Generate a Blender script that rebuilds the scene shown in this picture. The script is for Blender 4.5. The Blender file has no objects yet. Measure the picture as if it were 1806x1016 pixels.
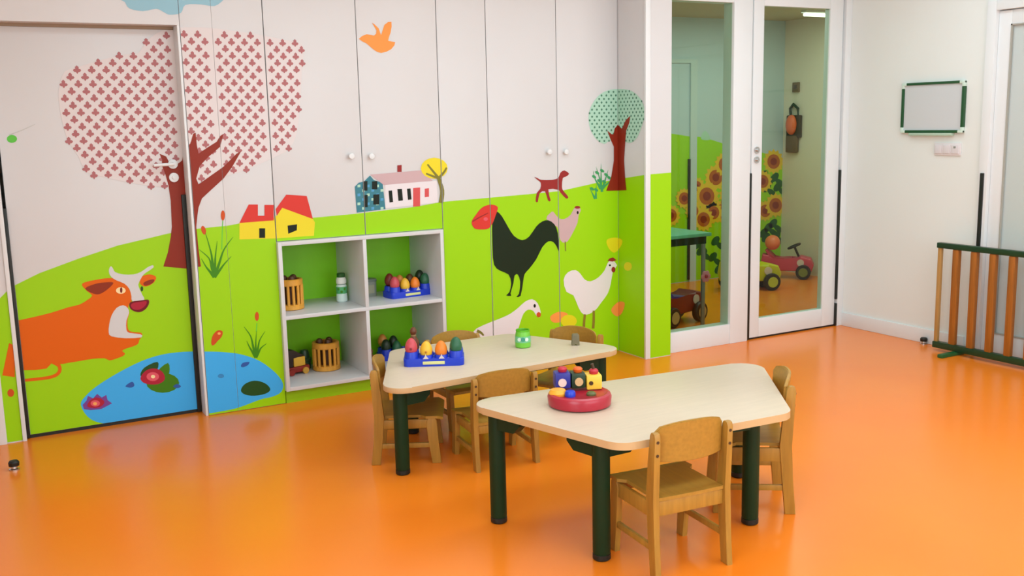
import bpy, bmesh, math, random
from mathutils import Matrix, Vector
from mathutils.geometry import tessellate_polygon
random.seed(4)
S = bpy.context.scene
C = S.collection

# ---------------------------------------------------------------- camera
cam_d = bpy.data.cameras.new('camera')
cam_d.sensor_width = 36.0
cam_d.lens = 36.0 * 1764.56 / 1806.0
cam_d.clip_start = 0.05
cam = bpy.data.objects.new('camera', cam_d)
C.objects.link(cam)
_r = Vector((0.87154376, -0.48982089, -0.02206732))
_u = Vector((0.09998015, 0.13347489, 0.98599616))
_f = Vector((0.48001608, 0.86154510, -0.16530157))
cam.matrix_world = Matrix(((_r.x, _u.x, -_f.x, 0.0), (_r.y, _u.y, -_f.y, 0.0), (_r.z, _u.z, -_f.z, 1.5), (0, 0, 0, 1)))
S.camera = cam

# ---------------------------------------------------------------- world, lamps, exposure
W = bpy.data.worlds.new('world'); S.world = W; W.use_nodes = True
W.node_tree.nodes['Background'].inputs[0].default_value = (0.95, 0.97, 1.0, 1)
W.node_tree.nodes['Background'].inputs[1].default_value = 0.6
S.view_settings.view_transform = 'Standard'
S.view_settings.look = 'None'
S.view_settings.exposure = 0.0
S.view_settings.gamma = 1.0
S.view_settings.use_curve_mapping = False

def area(name, loc, sx, sy, power, col=(1, 1, 1), rot=(0, 0, 0)):
    l = bpy.data.lights.new(name, 'AREA'); l.shape = 'RECTANGLE'; l.size = sx; l.size_y = sy
    l.energy = power; l.color = col
    o = bpy.data.objects.new(name, l); C.objects.link(o); o.location = loc; o.rotation_euler = rot
    return o
# ceiling luminaires of the room (above the frame), one in the room behind the glass plus an added one, unseen fills at rear and left
COOL = (0.67, 0.87, 0.97)
for lx in (1.4, 2.9, 4.4):
    for ly in (0.4, 2.1, 3.8):
        area('ceiling_lamp', (lx, ly, 2.585), 1.2, 0.6, 12.5, COOL)
area('next_room_light', (5.0, 5.9, 2.34), 1.2, 0.9, 15, (0.8, 0.92, 1.0))
area('next_room_light', (6.2, 5.9, 2.34), 0.9, 1.2, 17, (0.92, 0.95, 0.9))  # extra area light, added to brighten the end wall
area('rear_wall_fill', (3.0, -1.72, 1.5), 4.2, 1.7, 88, COOL, (math.radians(90), 0, 0))  # added fill on the solid rear wall, lights the closet fronts directly
area('left_wall_fill', (-1.15, 0.2, 1.5), 2.6, 1.5, 72, COOL, (math.radians(90), 0, math.radians(-90)))  # added fill on the solid left wall, brightens the right wall

# ---------------------------------------------------------------- materials
def lin(c):
    return tuple(((v / 255 / 12.92) if v / 255 <= 0.04045 else ((v / 255 + 0.055) / 1.055) ** 2.4) for v in c)
MATS = {}
def mat(name, rgb, rough=0.5, spec=0.5, var=0.0, scale=4.0, bump=0.0, bscale=60.0, grain=None, metal=0.0, coat=0.0):
    if name in MATS: return MATS[name]
    m = bpy.data.materials.new(name); m.use_nodes = True; nt = m.node_tree; n = nt.nodes; L = nt.links
    b = n['Principled BSDF']; c = lin(rgb)
    b.inputs['Roughness'].default_value = rough; b.inputs['Specular IOR Level'].default_value = spec
    b.inputs['Metallic'].default_value = metal; b.inputs['Coat Weight'].default_value = coat
    b.inputs['Base Color'].default_value = (*c, 1)
    if var or bump or grain:
        tc = n.new('ShaderNodeTexCoord'); mp = n.new('ShaderNodeMapping'); L.new(tc.outputs['Object'], mp.inputs[0])
        if grain: mp.inputs['Scale'].default_value = grain
        nz = n.new('ShaderNodeTexNoise'); nz.inputs['Scale'].default_value = scale; nz.inputs['Detail'].default_value = 5
        L.new(mp.outputs[0], nz.inputs['Vector'])
        if var:
            r = n.new('ShaderNodeValToRGB'); r.color_ramp.elements[0].position = 0.3; r.color_ramp.elements[1].position = 0.7
            r.color_ramp.elements[0].color = (*[max(0, v * (1 - var)) for v in c], 1)
            r.color_ramp.elements[1].color = (*[min(0.95, v * (1 + var)) for v in c], 1)
            L.new(nz.outputs['Fac'], r.inputs[0]); L.new(r.outputs[0], b.inputs['Base Color'])
        if bump:
            n2 = n.new('ShaderNodeTexNoise'); n2.inputs['Scale'].default_value = bscale; L.new(mp.outputs[0], n2.inputs['Vector'])
            bp = n.new('ShaderNodeBump'); bp.inputs['Strength'].default_value = bump; bp.inputs['Distance'].default_value = 0.002
            L.new(n2.outputs['Fac'], bp.inputs['Height']); L.new(bp.outputs[0], b.inputs['Normal'])
    MATS[name] = m
    return m
def glassmat(name, tint, refl=1.0):
    m = bpy.data.materials.new(name); m.use_nodes = True; nt = m.node_tree; n = nt.nodes; L = nt.links
    n.remove(n['Principled BSDF']); out = n['Material Output']
    tr = n.new('ShaderNodeBsdfTransparent'); tr.inputs[0].default_value = (*tint, 1)
    gl = n.new('ShaderNodeBsdfGlossy'); gl.inputs['Roughness'].default_value = 0.02
    fr = n.new('ShaderNodeFresnel'); fr.inputs[0].default_value = 1.45
    mu = n.new('ShaderNodeMath'); mu.operation = 'MULTIPLY'; mu.inputs[1].default_value = refl; L.new(fr.outputs[0], mu.inputs[0])
    ge = n.new('ShaderNodeNewGeometry'); iv = n.new('ShaderNodeMath'); iv.operation = 'SUBTRACT'; iv.inputs[0].default_value = 1.0; L.new(ge.outputs['Backfacing'], iv.inputs[1])
    m2 = n.new('ShaderNodeMath'); m2.operation = 'MULTIPLY'; L.new(mu.outputs[0], m2.inputs[0]); L.new(iv.outputs[0], m2.inputs[1])
    mx = n.new('ShaderNodeMixShader'); L.new(m2.outputs[0], mx.inputs[0]); L.new(tr.outputs[0], mx.inputs[1]); L.new(gl.outputs[0], mx.inputs[2])
    L.new(mx.outputs[0], out.inputs[0]); MATS[name] = m
    return m

M_floor = mat('orange_vinyl', (253, 133, 30), 0.24, 0.5, 0.05, 1.6, 0.06, 9)
M_wall = mat('white_paint', (230, 234, 230), 0.6, 0.4, 0.01, 3, 0.04, 180)
M_white = mat('white_lacquer', (215, 214, 214), 0.38, 0.5, 0.012, 2)
M_frame = mat('white_frame', (228, 230, 230), 0.35, 0.5, 0.01, 3)
M_green = mat('green_panel', (150, 205, 14), 0.4, 0.45, 0.03, 2)
M_gap = mat('joint_grey', (196, 202, 192), 0.7)
M_black = mat('black_rubber', (14, 20, 14), 0.5)
M_beech = mat('beech_wood', (172, 126, 48), 0.42, 0.45, 0.13, 5, 0.05, 40, (14, 14, 1.2))
M_beech2 = mat('beech_seat', (172, 127, 48), 0.42, 0.45, 0.10, 5, 0.05, 40, (14, 1.2, 14))
M_maple = mat('maple_laminate', (213, 194, 170), 0.36, 0.5, 0.035, 6, 0, 1, (1.2, 12, 12))
M_edge = mat('table_edge', (206, 172, 124), 0.45)
M_dgreen = mat('dark_green_steel', (6, 46, 20), 0.5, 0.3, 0.06, 8)
M_chrome = mat('brushed_steel', (200, 200, 198), 0.28, 0.5, metal=1.0)
M_steel = mat('steel_grey', (150, 160, 158), 0.35, 0.5, metal=0.6)
M_bolt = mat('bolt_dark', (70, 46, 22), 0.4)

# ---------------------------------------------------------------- mesh helpers
def bx(bm, lo, hi, bev=0.0, seg=2):
    r = bmesh.ops.create_cube(bm, size=1.0)
    vs = r['verts']
    for v in vs:
        v.co = Vector([lo[i] + (v.co[i] + 0.5) * (hi[i] - lo[i]) for i in range(3)])
    if bev:
        es = list({e for v in vs for e in v.link_edges})
        bmesh.ops.bevel(bm, geom=es, offset=bev, segments=seg, affect='EDGES', profile=0.6)
def box(lo, hi, bev=0.0, seg=2):
    bm = bmesh.new(); bx(bm, lo, hi, bev, seg); return bm
def lathe(bm, prof, n=24, cap=True, off=(0, 0, 0), mtx=None):
    rings = []
    for r, z in prof:
        ring = []
        for i in range(n):
            a = 2 * math.pi * i / n
            p = Vector((r * math.cos(a), r * math.sin(a), z))
            if mtx: p = mtx @ p
            ring.append(bm.verts.new(p + Vector(off)))
        rings.append(ring)
    for a, b in zip(rings, rings[1:]):
        for i in range(n):
            bm.faces.new((a[i], a[(i + 1) % n], b[(i + 1) % n], b[i]))
    if cap:
        bm.faces.new(rings[0][::-1]); bm.faces.new(rings[-1])
def cyl(bm, p0, p1, r, n=16, r1=None):
    p0, p1 = Vector(p0), Vector(p1); d = p1 - p0
    q = d.to_track_quat('Z', 'Y').to_matrix()
    lathe(bm, [(r, 0), (r if r1 is None else r1, d.length)], n, True, p0, q)
def rings_tube(bm, pts, r, n=10, closed=False):
    P = [Vector(p) for p in pts]; rings = []
    m = len(P)
    for i, p in enumerate(P):
        a = P[i - 1] if (i or closed) else P[0]; b = P[(i + 1) % m] if (i < m - 1 or closed) else P[-1]
        q = (b - a).to_track_quat('Z', 'Y').to_matrix()
        rings.append([bm.verts.new(p + q @ Vector((r * math.cos(2 * math.pi * k / n), r * math.sin(2 * math.pi * k / n), 0))) for k in range(n)])
    rng = range(m) if closed else range(m - 1)
    for i in rng:
        a, b = rings[i], rings[(i + 1) % m]
        for k in range(n): bm.faces.new((a[k], a[(k + 1) % n], b[(k + 1) % n], b[k]))
    if not closed:
        bm.faces.new(rings[0][::-1]); bm.faces.new(rings[-1])
def prism(bm, poly, h0, h1, axis='z', bev=0.0, seg=2):
    def P(a, b, h):
        return {'z': (a, b, h), 'x': (h, a, b), 'y': (a, h, b)}[axis]
    lo = [bm.verts.new(P(a, b, h0)) for a, b in poly]; hi = [bm.verts.new(P(a, b, h1)) for a, b in poly]
    f = [bm.faces.new(lo[::-1]), bm.faces.new(hi)]
    n = len(poly)
    for i in range(n): bm.faces.new((lo[i], lo[(i + 1) % n], hi[(i + 1) % n], hi[i]))
    if bev:
        es = [e for q in f for e in q.edges]
        bmesh.ops.bevel(bm, geom=es, offset=bev, segments=seg, affect='EDGES', profile=0.6)
def round_poly(pts, r, n=6):
    out = []
    m = len(pts)
    for i in range(m):
        a, b, c = Vector(pts[i - 1]), Vector(pts[i]), Vector(pts[(i + 1) % m])
        u = (a - b).normalized(); v = (c - b).normalized()
        ang = u.angle(v); t = r / math.tan(ang / 2)
        p, q = b + u * t, b + v * t
        cen = b + (u + v).normalized() * (r / math.sin(ang / 2))
        a0 = math.atan2(p.y - cen.y, p.x - cen.x); a1 = math.atan2(q.y - cen.y, q.x - cen.x)
        d = (a1 - a0 + math.pi) % (2 * math.pi) - math.pi
        for k in range(n + 1):
            a_ = a0 + d * k / n; out.append((cen.x + r * math.cos(a_), cen.y + r * math.sin(a_)))
    return out
def wloc(o):
    v = Vector((0, 0, 0))
    while o is not None: v += o.location; o = o.parent
    return v
def obj(name, bm, m, parent=None, local=False, smooth=True, angle=35):
    """Link bm as ONE mesh object. World-space verts unless local (then parent-space)."""
    bmesh.ops.recalc_face_normals(bm, faces=bm.faces)
    me = bpy.data.meshes.new(name); bm.to_mesh(me); bm.free()
    o = bpy.data.objects.new(name, me); C.objects.link(o)
    for q in (m if isinstance(m, (list, tuple)) else [m]): me.materials.append(q)
    if smooth and me.polygons:
        me.polygons.foreach_set('use_smooth', [True] * len(me.polygons))
        try: me.set_sharp_from_angle(angle=math.radians(angle))
        except Exception: pass
    if parent is not None:
        o.parent = parent
        if not local: me.transform(Matrix.Translation(-wloc(parent)))
    elif not local:
        xs = [v.co for v in me.vertices]
        c = Vector(((min(v.x for v in xs) + max(v.x for v in xs)) / 2, (min(v.y for v in xs) + max(v.y for v in xs)) / 2, min(v.z for v in xs)))
        me.transform(Matrix.Translation(-c)); o.location = c
    return o
def tag(o, label=None, cat=None, group=None, kind=None):
    if label: o['label'] = label
    if cat: o['category'] = cat
    if group: o['group'] = group
    if kind: o['kind'] = kind
    return o
def thing(name, label, cat, loc, rz=0.0, group=None, kind=None):
    o = bpy.data.objects.new(name, None); C.objects.link(o); o.empty_display_size = 0.1
    o.location = loc; o.rotation_euler = (0, 0, rz)
    return tag(o, label, cat, group, kind)
def struct(name, bm, m, label, cat):
    return tag(obj(name, bm, m), label, cat, None, 'structure')
def copy_tree(o, parent=None):
    c = o.copy(); C.objects.link(c); c.parent = parent
    for ch in o.children: copy_tree(ch, c)
    return c
# mural polygons: (figure, colour, layer, wall plane, [u0,z0,u1,z1,...])
MURAL=[
('hill','grass',0,'L',[0.0089,0.6618,0.1576,0.7165,0.207,0.7636,0.337,0.8201,0.5199,0.8763,0.7055,0.926,0.8456,0.9495,0.9495,0.9678,1.0546,0.9776,1.1094,0.9825,1.2556,0.987,1.3186,0.9946,1.7232,0.9977,1.9681,1.0037,2.321,1.0203,2.5058,1.0388,2.6505,1.0421,2.8044,1.0451,3.1098,1.0521,3.3149,1.0585,3.5874,1.0961,3.7722,1.1128,3.9803,1.1303,4.2616,1.1364,4.279,-1.2469,-0.1142,-0.5808]),
('hill','grass',0,'D',[0.0089,0.657,0.1584,0.712,0.2082,0.7595,0.3389,0.8162,0.5229,0.8728,0.7095,0.9228,0.8503,0.9464,0.9548,0.9648,1.0606,0.9747,1.1157,0.9796,1.2627,0.9841,1.326,0.9917,1.733,0.9949,1.9792,1.0009,2.3341,1.0175,2.5199,1.0362,2.6655,1.0395,2.8202,1.0425,3.1274,1.0496,3.3337,1.056,3.6077,1.0938,3.7935,1.1106,4.0028,1.1282,4.2857,1.1343,4.3032,-1.2624,-0.1148,-0.5925]),
('hill','grass',0,'C',[0.0088,0.6728,0.1555,0.7268,0.2043,0.7733,0.3326,0.8291,0.5131,0.8845,0.6962,0.9336,0.8344,0.9568,0.9369,0.9748,1.0407,0.9845,1.0948,0.9893,1.239,0.9937,1.3012,1.0012,1.7005,1.0044,1.9421,1.0103,2.2903,1.0266,2.4727,1.0449,2.6155,1.0481,2.7674,1.0511,3.0688,1.058,3.2712,1.0643,3.54,1.1014,3.7224,1.1179,3.9278,1.1352,4.2054,1.1412,4.2225,-1.2106,-0.1127,-0.5533]),
('hill','grass',0,'R',[5.2755,1.111,5.2134,1.1195,4.9407,1.1557,4.8285,1.1653,4.8215,-0.9689,5.2956,-1.1564]),
('hill','grass',0,'P',[0.0083,0.7186,0.1469,0.7696,0.193,0.8136,0.3141,0.8662,0.4847,0.9186,0.6577,0.965,0.7882,0.9869,0.885,1.0039,0.9831,1.0131,1.0341,1.0176,1.1704,1.0218,1.2291,1.0289,1.6063,1.0318,1.8345,1.0374,2.1635,1.0528,2.3357,1.0701,2.4706,1.0731,2.6141,1.0759,2.8988,1.0825,3.09,1.0885,3.3439,1.1235,3.5162,1.1391,3.7102,1.1554,3.9724,1.161,3.9886,-1.0605,-0.1065,-0.4396]),
('cloud','cloud',1,'C',[0.8073,2.1411,0.7764,2.1287,0.8002,2.1139,0.8242,2.1003,0.8285,2.0892,0.833,2.0795,0.8422,2.0718,0.8591,2.0661,0.8809,2.0624,0.9029,2.0612,0.9248,2.0647,0.947,2.0708,0.9662,2.0738,0.9805,2.0708,0.9916,2.0647,1.0017,2.0591,1.01,2.0544,1.0171,2.0501,1.0273,2.0482,1.0442,2.0489,1.0643,2.052,1.0812,2.0584,1.0897,2.0706,1.0948,2.086,1.1056,2.0976,1.1274,2.1021,1.155,2.1028,1.1815,2.1024,1.2048,2.1001,1.2268,2.0966,1.2468,2.0971,1.2649,2.1046,1.2809,2.1162,1.2932,2.128,1.3201,2.1409,1.3433,2.154,1.3066,2.1611,1.1539,2.1589,0.9494,2.151]),
('pink_tree_crown','pinkpale',1,'D',[0.5016,1.6748,0.5061,1.7022,0.5136,1.7256,0.5229,1.7541,0.5384,1.779,0.5648,1.7911,0.6008,1.8007,0.6489,1.8168,0.7036,1.8337,0.7633,1.8496,0.8183,1.8621,0.8554,1.8637,0.8826,1.8683,0.9013,1.8922,0.919,1.921,0.9458,1.9451,0.9765,1.966,1.0087,1.9815,1.044,1.9924,1.083,1.9978,1.1276,1.9999,1.1808,2.0012,1.2403,1.9999,1.3053,1.9942,1.375,1.986,1.4521,1.9765,1.5248,1.9663,1.5769,1.9568,1.6208,1.9478,1.668,1.9406,1.7062,1.9317,1.724,1.9189,1.7293,1.8995,1.7249,1.8707,1.7159,1.8311,1.7096,1.7766,1.7027,1.7119,1.6944,1.637,1.6845,1.562,1.673,1.4966,1.6586,1.4417,1.6392,1.4033,1.6171,1.3763,1.5952,1.3601,1.5687,1.3478,1.5319,1.3315,1.4896,1.3145,1.4427,1.2963,1.3962,1.2793,1.3579,1.2666,1.3198,1.2559,1.2766,1.2458,1.23,1.2363,1.1783,1.227,1.1271,1.2177,1.0837,1.2067,1.0401,1.1987,0.9876,1.1995,0.9368,1.2041,0.8997,1.2092,0.8634,1.2164,0.8178,1.226,0.7676,1.2382,0.7098,1.2548,0.6562,1.2716,0.6191,1.2815,0.5922,1.2968,0.5761,1.332,0.5637,1.3724,0.5453,1.4072,0.5287,1.4393,0.5195,1.4649,0.5132,1.4941,0.5064,1.5396,0.5015,1.5889,0.5,1.6347]),
('pink_tree_crown','pinkpale',1,'C',[0.4922,1.6716,0.4966,1.6984,0.504,1.7214,0.5131,1.7493,0.5283,1.7738,0.5542,1.7857,0.5896,1.795,0.6368,1.8108,0.6904,1.8275,0.749,1.843,0.803,1.8553,0.8394,1.8569,0.8661,1.8614,0.8844,1.8849,0.9018,1.9131,0.9281,1.9368,0.9582,1.9573,0.9898,1.9725,1.0245,1.9831,1.0627,1.9885,1.1065,1.9906,1.1586,1.9918,1.2171,1.9905,1.2808,1.9849,1.3492,1.9769,1.4249,1.9675,1.4962,1.9575,1.5474,1.9482,1.5904,1.9394,1.6367,1.9323,1.6742,1.9236,1.6916,1.911,1.6969,1.892,1.6925,1.8638,1.6837,1.8249,1.6776,1.7714,1.6708,1.7079,1.6626,1.6345,1.6529,1.5608,1.6416,1.4967,1.6275,1.4428,1.6085,1.4051,1.5868,1.3787,1.5653,1.3627,1.5393,1.3506,1.5032,1.3347,1.4617,1.318,1.4157,1.3001,1.3701,1.2835,1.3324,1.271,1.2951,1.2604,1.2526,1.2505,1.2069,1.2412,1.1562,1.2321,1.106,1.223,1.0634,1.2122,1.0206,1.2044,0.9691,1.2051,0.9193,1.2096,0.8829,1.2146,0.8472,1.2217,0.8025,1.2311,0.7532,1.2431,0.6965,1.2594,0.6439,1.2759,0.6075,1.2856,0.5811,1.3006,0.5653,1.3352,0.5531,1.3748,0.5351,1.4089,0.5187,1.4404,0.5098,1.4656,0.5036,1.4942,0.4969,1.5389,0.4921,1.5873,0.4907,1.6321]),
('tree_trunk','trunk',3,'D',[0.951,1.3154,0.9643,1.2718,0.9763,1.2107,0.9816,1.1322,0.9771,0.9983,0.9675,0.9462,0.9475,0.8684,0.9195,0.7971,1.0458,0.7737,1.1071,0.7801,1.102,0.8704,1.0991,0.9897,1.1091,1.0481,1.1178,1.0889,1.1384,1.1349,1.1816,1.1708,1.2561,1.2321,1.3043,1.2892,1.3573,1.3701,1.3327,1.3591,1.2604,1.2939,1.187,1.2471,1.1265,1.209,1.1171,1.2387,1.1389,1.3019,1.1823,1.344,1.2499,1.3972,1.2721,1.4638,1.2538,1.4526,1.2343,1.4239,1.186,1.3963,1.1378,1.3659,1.1324,1.4096,1.1313,1.4732,1.1181,1.4677,1.102,1.4221,1.0829,1.3939,1.0619,1.3773,1.0531,1.3343,1.0263,1.3152,0.9928,1.3166,0.9764,1.3573,0.9443,1.3728,0.9557,1.3409]),
('tree_trunk','trunk',3,'C',[0.9331,1.3188,0.9462,1.2761,0.958,1.2161,0.9632,1.1391,0.9588,1.0077,0.9494,0.9566,0.9297,0.8802,0.9023,0.8103,1.0262,0.7873,1.0864,0.7936,1.0814,0.8822,1.0785,0.9992,1.0883,1.0566,1.0969,1.0966,1.1171,1.1417,1.1594,1.177,1.2325,1.2371,1.2798,1.2931,1.3318,1.3725,1.3078,1.3617,1.2367,1.2978,1.1647,1.2519,1.1054,1.2144,1.0962,1.2436,1.1176,1.3056,1.1601,1.3469,1.2265,1.3991,1.2482,1.4645,1.2303,1.4535,1.2112,1.4254,1.1638,1.3982,1.1165,1.3685,1.1112,1.4113,1.1101,1.4737,1.0972,1.4683,1.0813,1.4235,1.0626,1.3958,1.042,1.3796,1.0333,1.3374,1.007,1.3187,0.9742,1.32,0.9581,1.36,0.9266,1.3751,0.9378,1.3439]),
('dragonfly','leafbright',1,'D',[0.3026,1.4647,0.3002,1.4577,0.2949,1.4518,0.2875,1.448,0.2791,1.4468,0.2709,1.4485,0.2643,1.4527,0.2602,1.4588,0.2592,1.466,0.2615,1.473,0.2668,1.4789,0.2742,1.4827,0.2826,1.4839,0.2907,1.4823,0.2974,1.4781,0.3016,1.4719]),
('dragonfly','greyline',1,'D',[0.271,1.4822,0.2807,1.4857,0.2946,1.4906,0.3105,1.4964,0.3261,1.5026,0.3424,1.5098,0.3601,1.518,0.3761,1.5257,0.3873,1.531,0.3866,1.533,0.3754,1.5279,0.3593,1.5205,0.3415,1.5125,0.3252,1.5056,0.3097,1.4997,0.2938,1.4941,0.2799,1.4895,0.2701,1.4862]),
('cow','orange',2,'D',[0.5056,0.643,0.5259,0.6517,0.5428,0.6618,0.5593,0.6714,0.5684,0.6819,0.5605,0.6937,0.5467,0.7069,0.534,0.7233,0.5257,0.7382,0.5271,0.7464,0.5387,0.7518,0.5655,0.7567,0.5991,0.7602,0.6328,0.7628,0.6656,0.7616,0.6948,0.7526,0.7187,0.7387,0.7336,0.7204,0.7433,0.6999,0.7512,0.6786,0.7555,0.6589,0.7545,0.6442,0.7503,0.6328,0.7434,0.625,0.7366,0.6177,0.733,0.6067,0.7317,0.595,0.7344,0.5853,0.7362,0.5745,0.7308,0.5597,0.7244,0.5425,0.7215,0.5219,0.7211,0.5028,0.7232,0.4904,0.7287,0.4817,0.7393,0.476,0.7529,0.472,0.7703,0.4689,0.7849,0.4647,0.7887,0.4561,0.7866,0.4463,0.7798,0.4378,0.772,0.4292,0.7694,0.4191,0.7655,0.4098,0.7547,0.4038,0.7408,0.3995,0.725,0.3965,0.7092,0.3936,0.6942,0.389,0.6848,0.3834,0.6904,0.3759,0.6978,0.3682,0.6954,0.3617,0.6875,0.3561,0.6731,0.3511,0.6558,0.347,0.6382,0.3428,0.6216,0.3416,0.6114,0.3483,0.5983,0.3562,0.572,0.3596,0.5411,0.3607,0.5107,0.3597,0.4808,0.3578,0.4531,0.3566,0.4282,0.3557,0.4089,0.354,0.3918,0.355,0.3741,0.3667,0.3574,0.3742,0.3479,0.3583,0.3287,0.3408,0.2787,0.3408,0.218,0.348,0.1514,0.3475,0.1016,0.3732,0.0991,0.4823,0.1223,0.5886,0.1639,0.6044,0.2136,0.5945,0.2558,0.599,0.2969,0.6044,0.3387,0.6106,0.3792,0.6176,0.4179,0.6266,0.4528,0.635,0.4815,0.639]),
('cow','orange',2,'D',[0.343,0.37,0.351,0.3646,0.3624,0.3571,0.3731,0.3489,0.3789,0.3424,0.3805,0.3368,0.3805,0.3296,0.3786,0.3226,0.3747,0.3167,0.3688,0.3118,0.3606,0.3077,0.3485,0.3044,0.3316,0.302,0.3053,0.3012,0.272,0.3019,0.2401,0.303,0.2183,0.3037,0.2181,0.2895,0.24,0.2884,0.2719,0.2869,0.3057,0.2858,0.3328,0.2862,0.3512,0.2884,0.3653,0.2918,0.3764,0.2969,0.3855,0.3039,0.3925,0.3138,0.3963,0.326,0.3967,0.3389,0.393,0.3519,0.3839,0.3633,0.3716,0.3732,0.3598,0.3814,0.3521,0.387]),
('cow','orange',2,'L',[0.1756,0.4953,0.1986,0.4783,0.1842,0.3252,0.1315,0.3414]),
('cow','earbrown',3,'D',[0.539,0.7207,0.5482,0.7281,0.5666,0.7342,0.5853,0.7388,0.6016,0.7414,0.6182,0.7424,0.6337,0.7424,0.6499,0.7421,0.6651,0.7407,0.6727,0.7366,0.6681,0.7281,0.6559,0.7169,0.6428,0.7068,0.6305,0.6984,0.6172,0.6911,0.6049,0.6865,0.5946,0.6852,0.5853,0.6867,0.5752,0.6909,0.5605,0.6994,0.5452,0.7107]),
('cow','orange',2,'D',[0.798,0.7243,0.7998,0.7349,0.8052,0.7468,0.813,0.756,0.8244,0.7608,0.8383,0.7628,0.8512,0.7623,0.8628,0.759,0.8734,0.7532,0.8796,0.7463,0.8793,0.7381,0.8746,0.7288,0.8681,0.7207,0.86,0.7141,0.85,0.7085,0.8404,0.7047,0.8315,0.7028,0.8229,0.7026,0.8152,0.7046,0.8077,0.7092,0.8011,0.7161]),
('cow','earbrown',3,'D',[0.8166,0.7224,0.8232,0.7266,0.8329,0.7305,0.8426,0.7332,0.8527,0.7348,0.8629,0.7354,0.8691,0.7339,0.8694,0.7293,0.8658,0.7226,0.8602,0.7168,0.8524,0.7124,0.8427,0.7089,0.8342,0.7067,0.8278,0.7059,0.8225,0.7063,0.8187,0.7082,0.816,0.7122,0.8147,0.7175]),
('cow','pale',3,'D',[0.6571,0.8055,0.6617,0.8161,0.6676,0.8221,0.6732,0.8155,0.6783,0.8048,0.68,0.7972,0.685,0.7898,0.7007,0.7816,0.7216,0.7746,0.746,0.7707,0.7706,0.7699,0.7907,0.7732,0.8087,0.7796,0.8259,0.7897,0.8416,0.7998,0.8563,0.8062,0.8674,0.8087,0.8723,0.8045,0.8709,0.7971,0.8605,0.7895,0.8464,0.7814,0.8328,0.7739,0.82,0.7653,0.8104,0.7534,0.8024,0.7404,0.7946,0.7279,0.7898,0.7151,0.7918,0.7016,0.7964,0.6879,0.8009,0.6742,0.8055,0.6603,0.8131,0.6442,0.8126,0.6314,0.7851,0.6276,0.7563,0.6308,0.7512,0.6427,0.7524,0.6592,0.7504,0.6776,0.7461,0.6963,0.7368,0.7127,0.7239,0.727,0.7063,0.7377,0.6887,0.7469,0.6757,0.7561,0.6659,0.7655,0.6599,0.7756,0.6567,0.7859,0.6557,0.7959]),
('cow','muzzle',4,'D',[0.7383,0.6155,0.7397,0.6218,0.743,0.6275,0.7502,0.6315,0.7636,0.6332,0.781,0.6332,0.797,0.6331,0.8107,0.6341,0.8229,0.6348,0.8316,0.6334,0.8356,0.6285,0.8361,0.6214,0.8345,0.6137,0.831,0.6053,0.8254,0.5963,0.8186,0.5886,0.8106,0.5823,0.8014,0.5772,0.7924,0.5741,0.7839,0.5732,0.7757,0.5743,0.7676,0.5769,0.7589,0.5812,0.7505,0.5871,0.744,0.5936,0.7401,0.6007,0.7383,0.6084]),
('cow','berry',5,'D',[0.7457,0.6147,0.7479,0.6184,0.752,0.6215,0.7589,0.6239,0.77,0.6254,0.784,0.6261,0.7965,0.6265,0.8068,0.6272,0.8157,0.6276,0.8216,0.6265,0.8237,0.6227,0.8228,0.6173,0.8205,0.6118,0.8171,0.6066,0.8124,0.6013,0.8067,0.5966,0.7997,0.5924,0.7918,0.5887,0.7839,0.5864,0.7763,0.586,0.7688,0.587,0.7623,0.5889,0.757,0.5917,0.7527,0.5954,0.7495,0.5996,0.7469,0.6046,0.7454,0.61]),
('cow','cream',4,'D',[0.7272,0.6916,0.7249,0.6853,0.7194,0.6803,0.7116,0.6774,0.7026,0.677,0.6939,0.6792,0.6867,0.6837,0.6821,0.6897,0.6809,0.6964,0.6832,0.7027,0.6887,0.7077,0.6964,0.7106,0.7054,0.711,0.7141,0.7088,0.7214,0.7044,0.7259,0.6983]),
('cow','muzzle',5,'D',[0.7115,0.6952,0.7106,0.6898,0.709,0.6852,0.707,0.6823,0.7048,0.6814,0.7028,0.6827,0.7013,0.686,0.7005,0.6908,0.7005,0.6963,0.7014,0.7018,0.7029,0.7063,0.705,0.7093,0.7072,0.7102,0.7092,0.7089,0.7107,0.7056,0.7115,0.7008]),
('cow','darkgreen',4,'D',[0.8117,0.6916,0.8108,0.6866,0.8091,0.6825,0.8069,0.6798,0.8044,0.679,0.8021,0.6803,0.8004,0.6834,0.7994,0.6878,0.7993,0.6929,0.8002,0.6979,0.8018,0.702,0.8041,0.7047,0.8065,0.7055,0.8088,0.7042,0.8106,0.7011,0.8116,0.6967]),
('cow','pale',3,'D',[0.7088,0.6174,0.7206,0.612,0.7292,0.6019,0.7341,0.5897,0.7344,0.5747,0.7269,0.5568,0.7183,0.5365,0.7146,0.5121,0.7145,0.4902,0.7178,0.4789,0.7279,0.4718,0.7546,0.4651,0.78,0.4586,0.7896,0.4488,0.7831,0.4413,0.7494,0.4415,0.7072,0.4462,0.6701,0.4544,0.641,0.4646,0.6307,0.4739,0.6293,0.486,0.6306,0.5048,0.6351,0.5264,0.6411,0.549,0.6498,0.5711,0.6625,0.5915,0.6773,0.6077,0.6935,0.6158]),
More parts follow.
